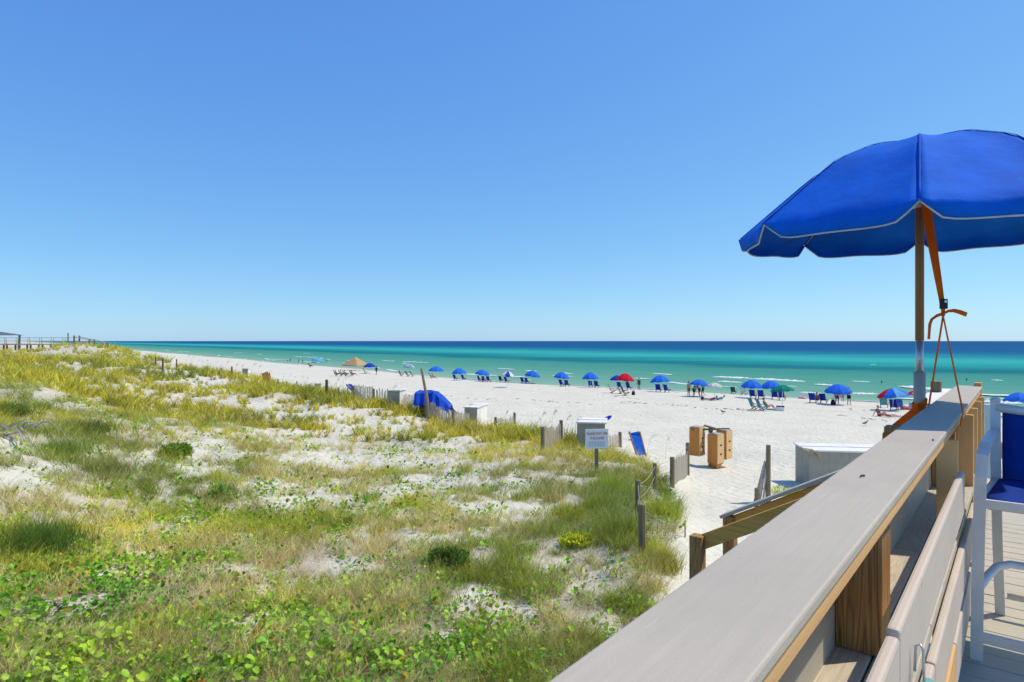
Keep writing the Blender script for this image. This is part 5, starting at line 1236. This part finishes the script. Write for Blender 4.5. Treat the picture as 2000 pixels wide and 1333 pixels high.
# dead grey branches at the left edge
g = G(10, 850); db = empty('dead_branches', g, 0, 'tangle of dead grey branches at the left edge of the dune', 'branches'); DG = plain('dead_wood', (.38,.35,.32), .9); r = np.random.default_rng(5); k = g.y/F
for i in range(11):
    a = r.uniform(-.3, .8); L = r.uniform(.6, 1.5); p = Vector((r.uniform(-.5,.6), r.uniform(-.3,.3), r.uniform(0,.25))); pts = [p]
    for j in range(5): p = p+Vector((L/5*math.cos(a)+r.normal()*.03, -L/9+r.normal()*.05, L/5*(.30-.18*j)+r.normal()*.05)); pts.append(p)
    MB().tube(pts, [.020,.017,.014,.010,.007,.003], 5).build('branch', DG, db)

# sea oats: tall stalks with nodding seed heads against the sand
OAT = plain('sea_oat_stem', (.42,.36,.18), .8); OHD = plain('sea_oat_head', (.50,.40,.25), .9); OM = []
for i in range(4):
    r = random.Random(40+i); ln = r.uniform(.15, .45); pts = [(0,0,0), (ln*.15,0,.45), (ln*.5,0,.9), (ln*1.1,0,1.2)]
    st_ = MB().tube(pts, [.005,.004,.003,.002], 4).mesh('stem'); mb = MB()
    for j in range(10): t = j/9; p = Vector((ln*(.62+.60*t), 0, .98+.28*t-.16*t*t)); a = r.uniform(0, 6.28); mb.tube([p, p+Vector((.025, .03*math.cos(a), -.03)), p+Vector((.045, .05*math.cos(a), -.09))], [.003,.008,.002], 5, flat=.5)
    hd_ = mb.mesh('seed_head'); st_.materials.append(OAT); hd_.materials.append(OHD); OM.append((st_, hd_))
OPX = [(x, np.interp(x, [360,450,550,650,780,900,1000,1100,1250], [716,738,752,776,802,832,850,872,900])+random.uniform(-2, 6)) for x in
  (362,370,381,392,401,409,418,430,437,446,458,470,489,503,520,552,563,572,584,597,604,613,622,640,648,655,664,690,760,870,905,985,1045,1052,1062,1075,1100,1120,1262,1300)]
for i, (x, y) in enumerate(OPX):
    g = G(x, float(y)); s0 = random.uniform(.7, 1.15); t = empty('sea_oat', g, random.uniform(-.7, .7), 'tall thin sea oat stalk with a nodding seed head at the dune front', 'sea oat', 'sea oats along the dune front'); t.scale = (s0,)*3
    link('stem', OM[i % 4][0], t); link('seed_head', OM[i % 4][1], t)

# nearest creeping vines: every leaf a part of its plant
LF = []
for i in range(3):
    me = leaf_cluster('leaf', 1, .058, 0, None, 500+i, .0); 
    v = np.empty(len(me.vertices)*3, np.float32); me.vertices.foreach_get('co', v); v = v.reshape(-1, 3); v -= v[0]; me.vertices.foreach_set('co', v.ravel()); LF.append(me)
LM = [leafmat('vine_leaf_%d' % i, False, .3, .35, c_) for i, c_ in enumerate(((.16,.38,.03), (.10,.28,.025), (.30,.46,.04)))]
LO = leafmat('vine_leaf_orange', False, .3, .5, (.70,.20,.03)); LY = leafmat('vine_leaf_yellow', False, .3, .5, (.66,.48,.04)); VST = plain('vine_runner', (.22,.20,.08), .8)
for me in LF: me.materials.append(None)
VPX = [(40,1300),(110,1320),(200,1325),(60,1230),(330,1322),(430,1318),(560,1325),(650,1300),(720,1320),(800,1300),(860,1325),(960,1320),(150,1180),(30,1160),(480,1290),(900,1270),(260,1240),(690,1250),(1010,1300)]
rv = random.Random(77); cnt = 0
ORD = 'first second third fourth fifth sixth seventh eighth ninth tenth eleventh twelfth thirteenth fourteenth fifteenth sixteenth seventeenth eighteenth nineteenth'.split()
for vi, (x, y) in enumerate(VPX):
    g = G(x, y); lab = 'creeping vine with small green leaves in the near foreground, %s from the left' % ORD[sorted(VPX).index((x, y))]
    t = empty('beach_vine', g, 0, lab, 'vine', 'creeping vines in the near foreground'); a = rv.uniform(0, 6.28); p = Vector((0, 0, .02)); pts = [p.copy()]
    for j in range(15):
        a += rv.uniform(-.5, .5); p = p+Vector((.06*math.cos(a), .06*math.sin(a), 0)); q = g+p; p.z = gz(q.x, q.y)-g.z+.03; pts.append(p.copy())
        E = Euler((rv.uniform(.1, .9), rv.uniform(-.4, .4), rv.uniform(0, 6.28))); o = link('leaf', LF[rv.randrange(3)], t, p+Vector((0, 0, rv.uniform(.02, .09))), E); s0 = rv.uniform(.7, 1.25); o.scale = (s0,)*3
        o.material_slots[0].link = 'OBJECT'; z_ = rv.random(); o.material_slots[0].material = LO if z_ < .02 else (LY if z_ < .06 else LM[rv.randrange(3)]); cnt += 1
    MB().tube(pts, .004, 4).build('runner', VST, t)
print('LEAVES', cnt, 'OBJS', len(bpy.data.objects))
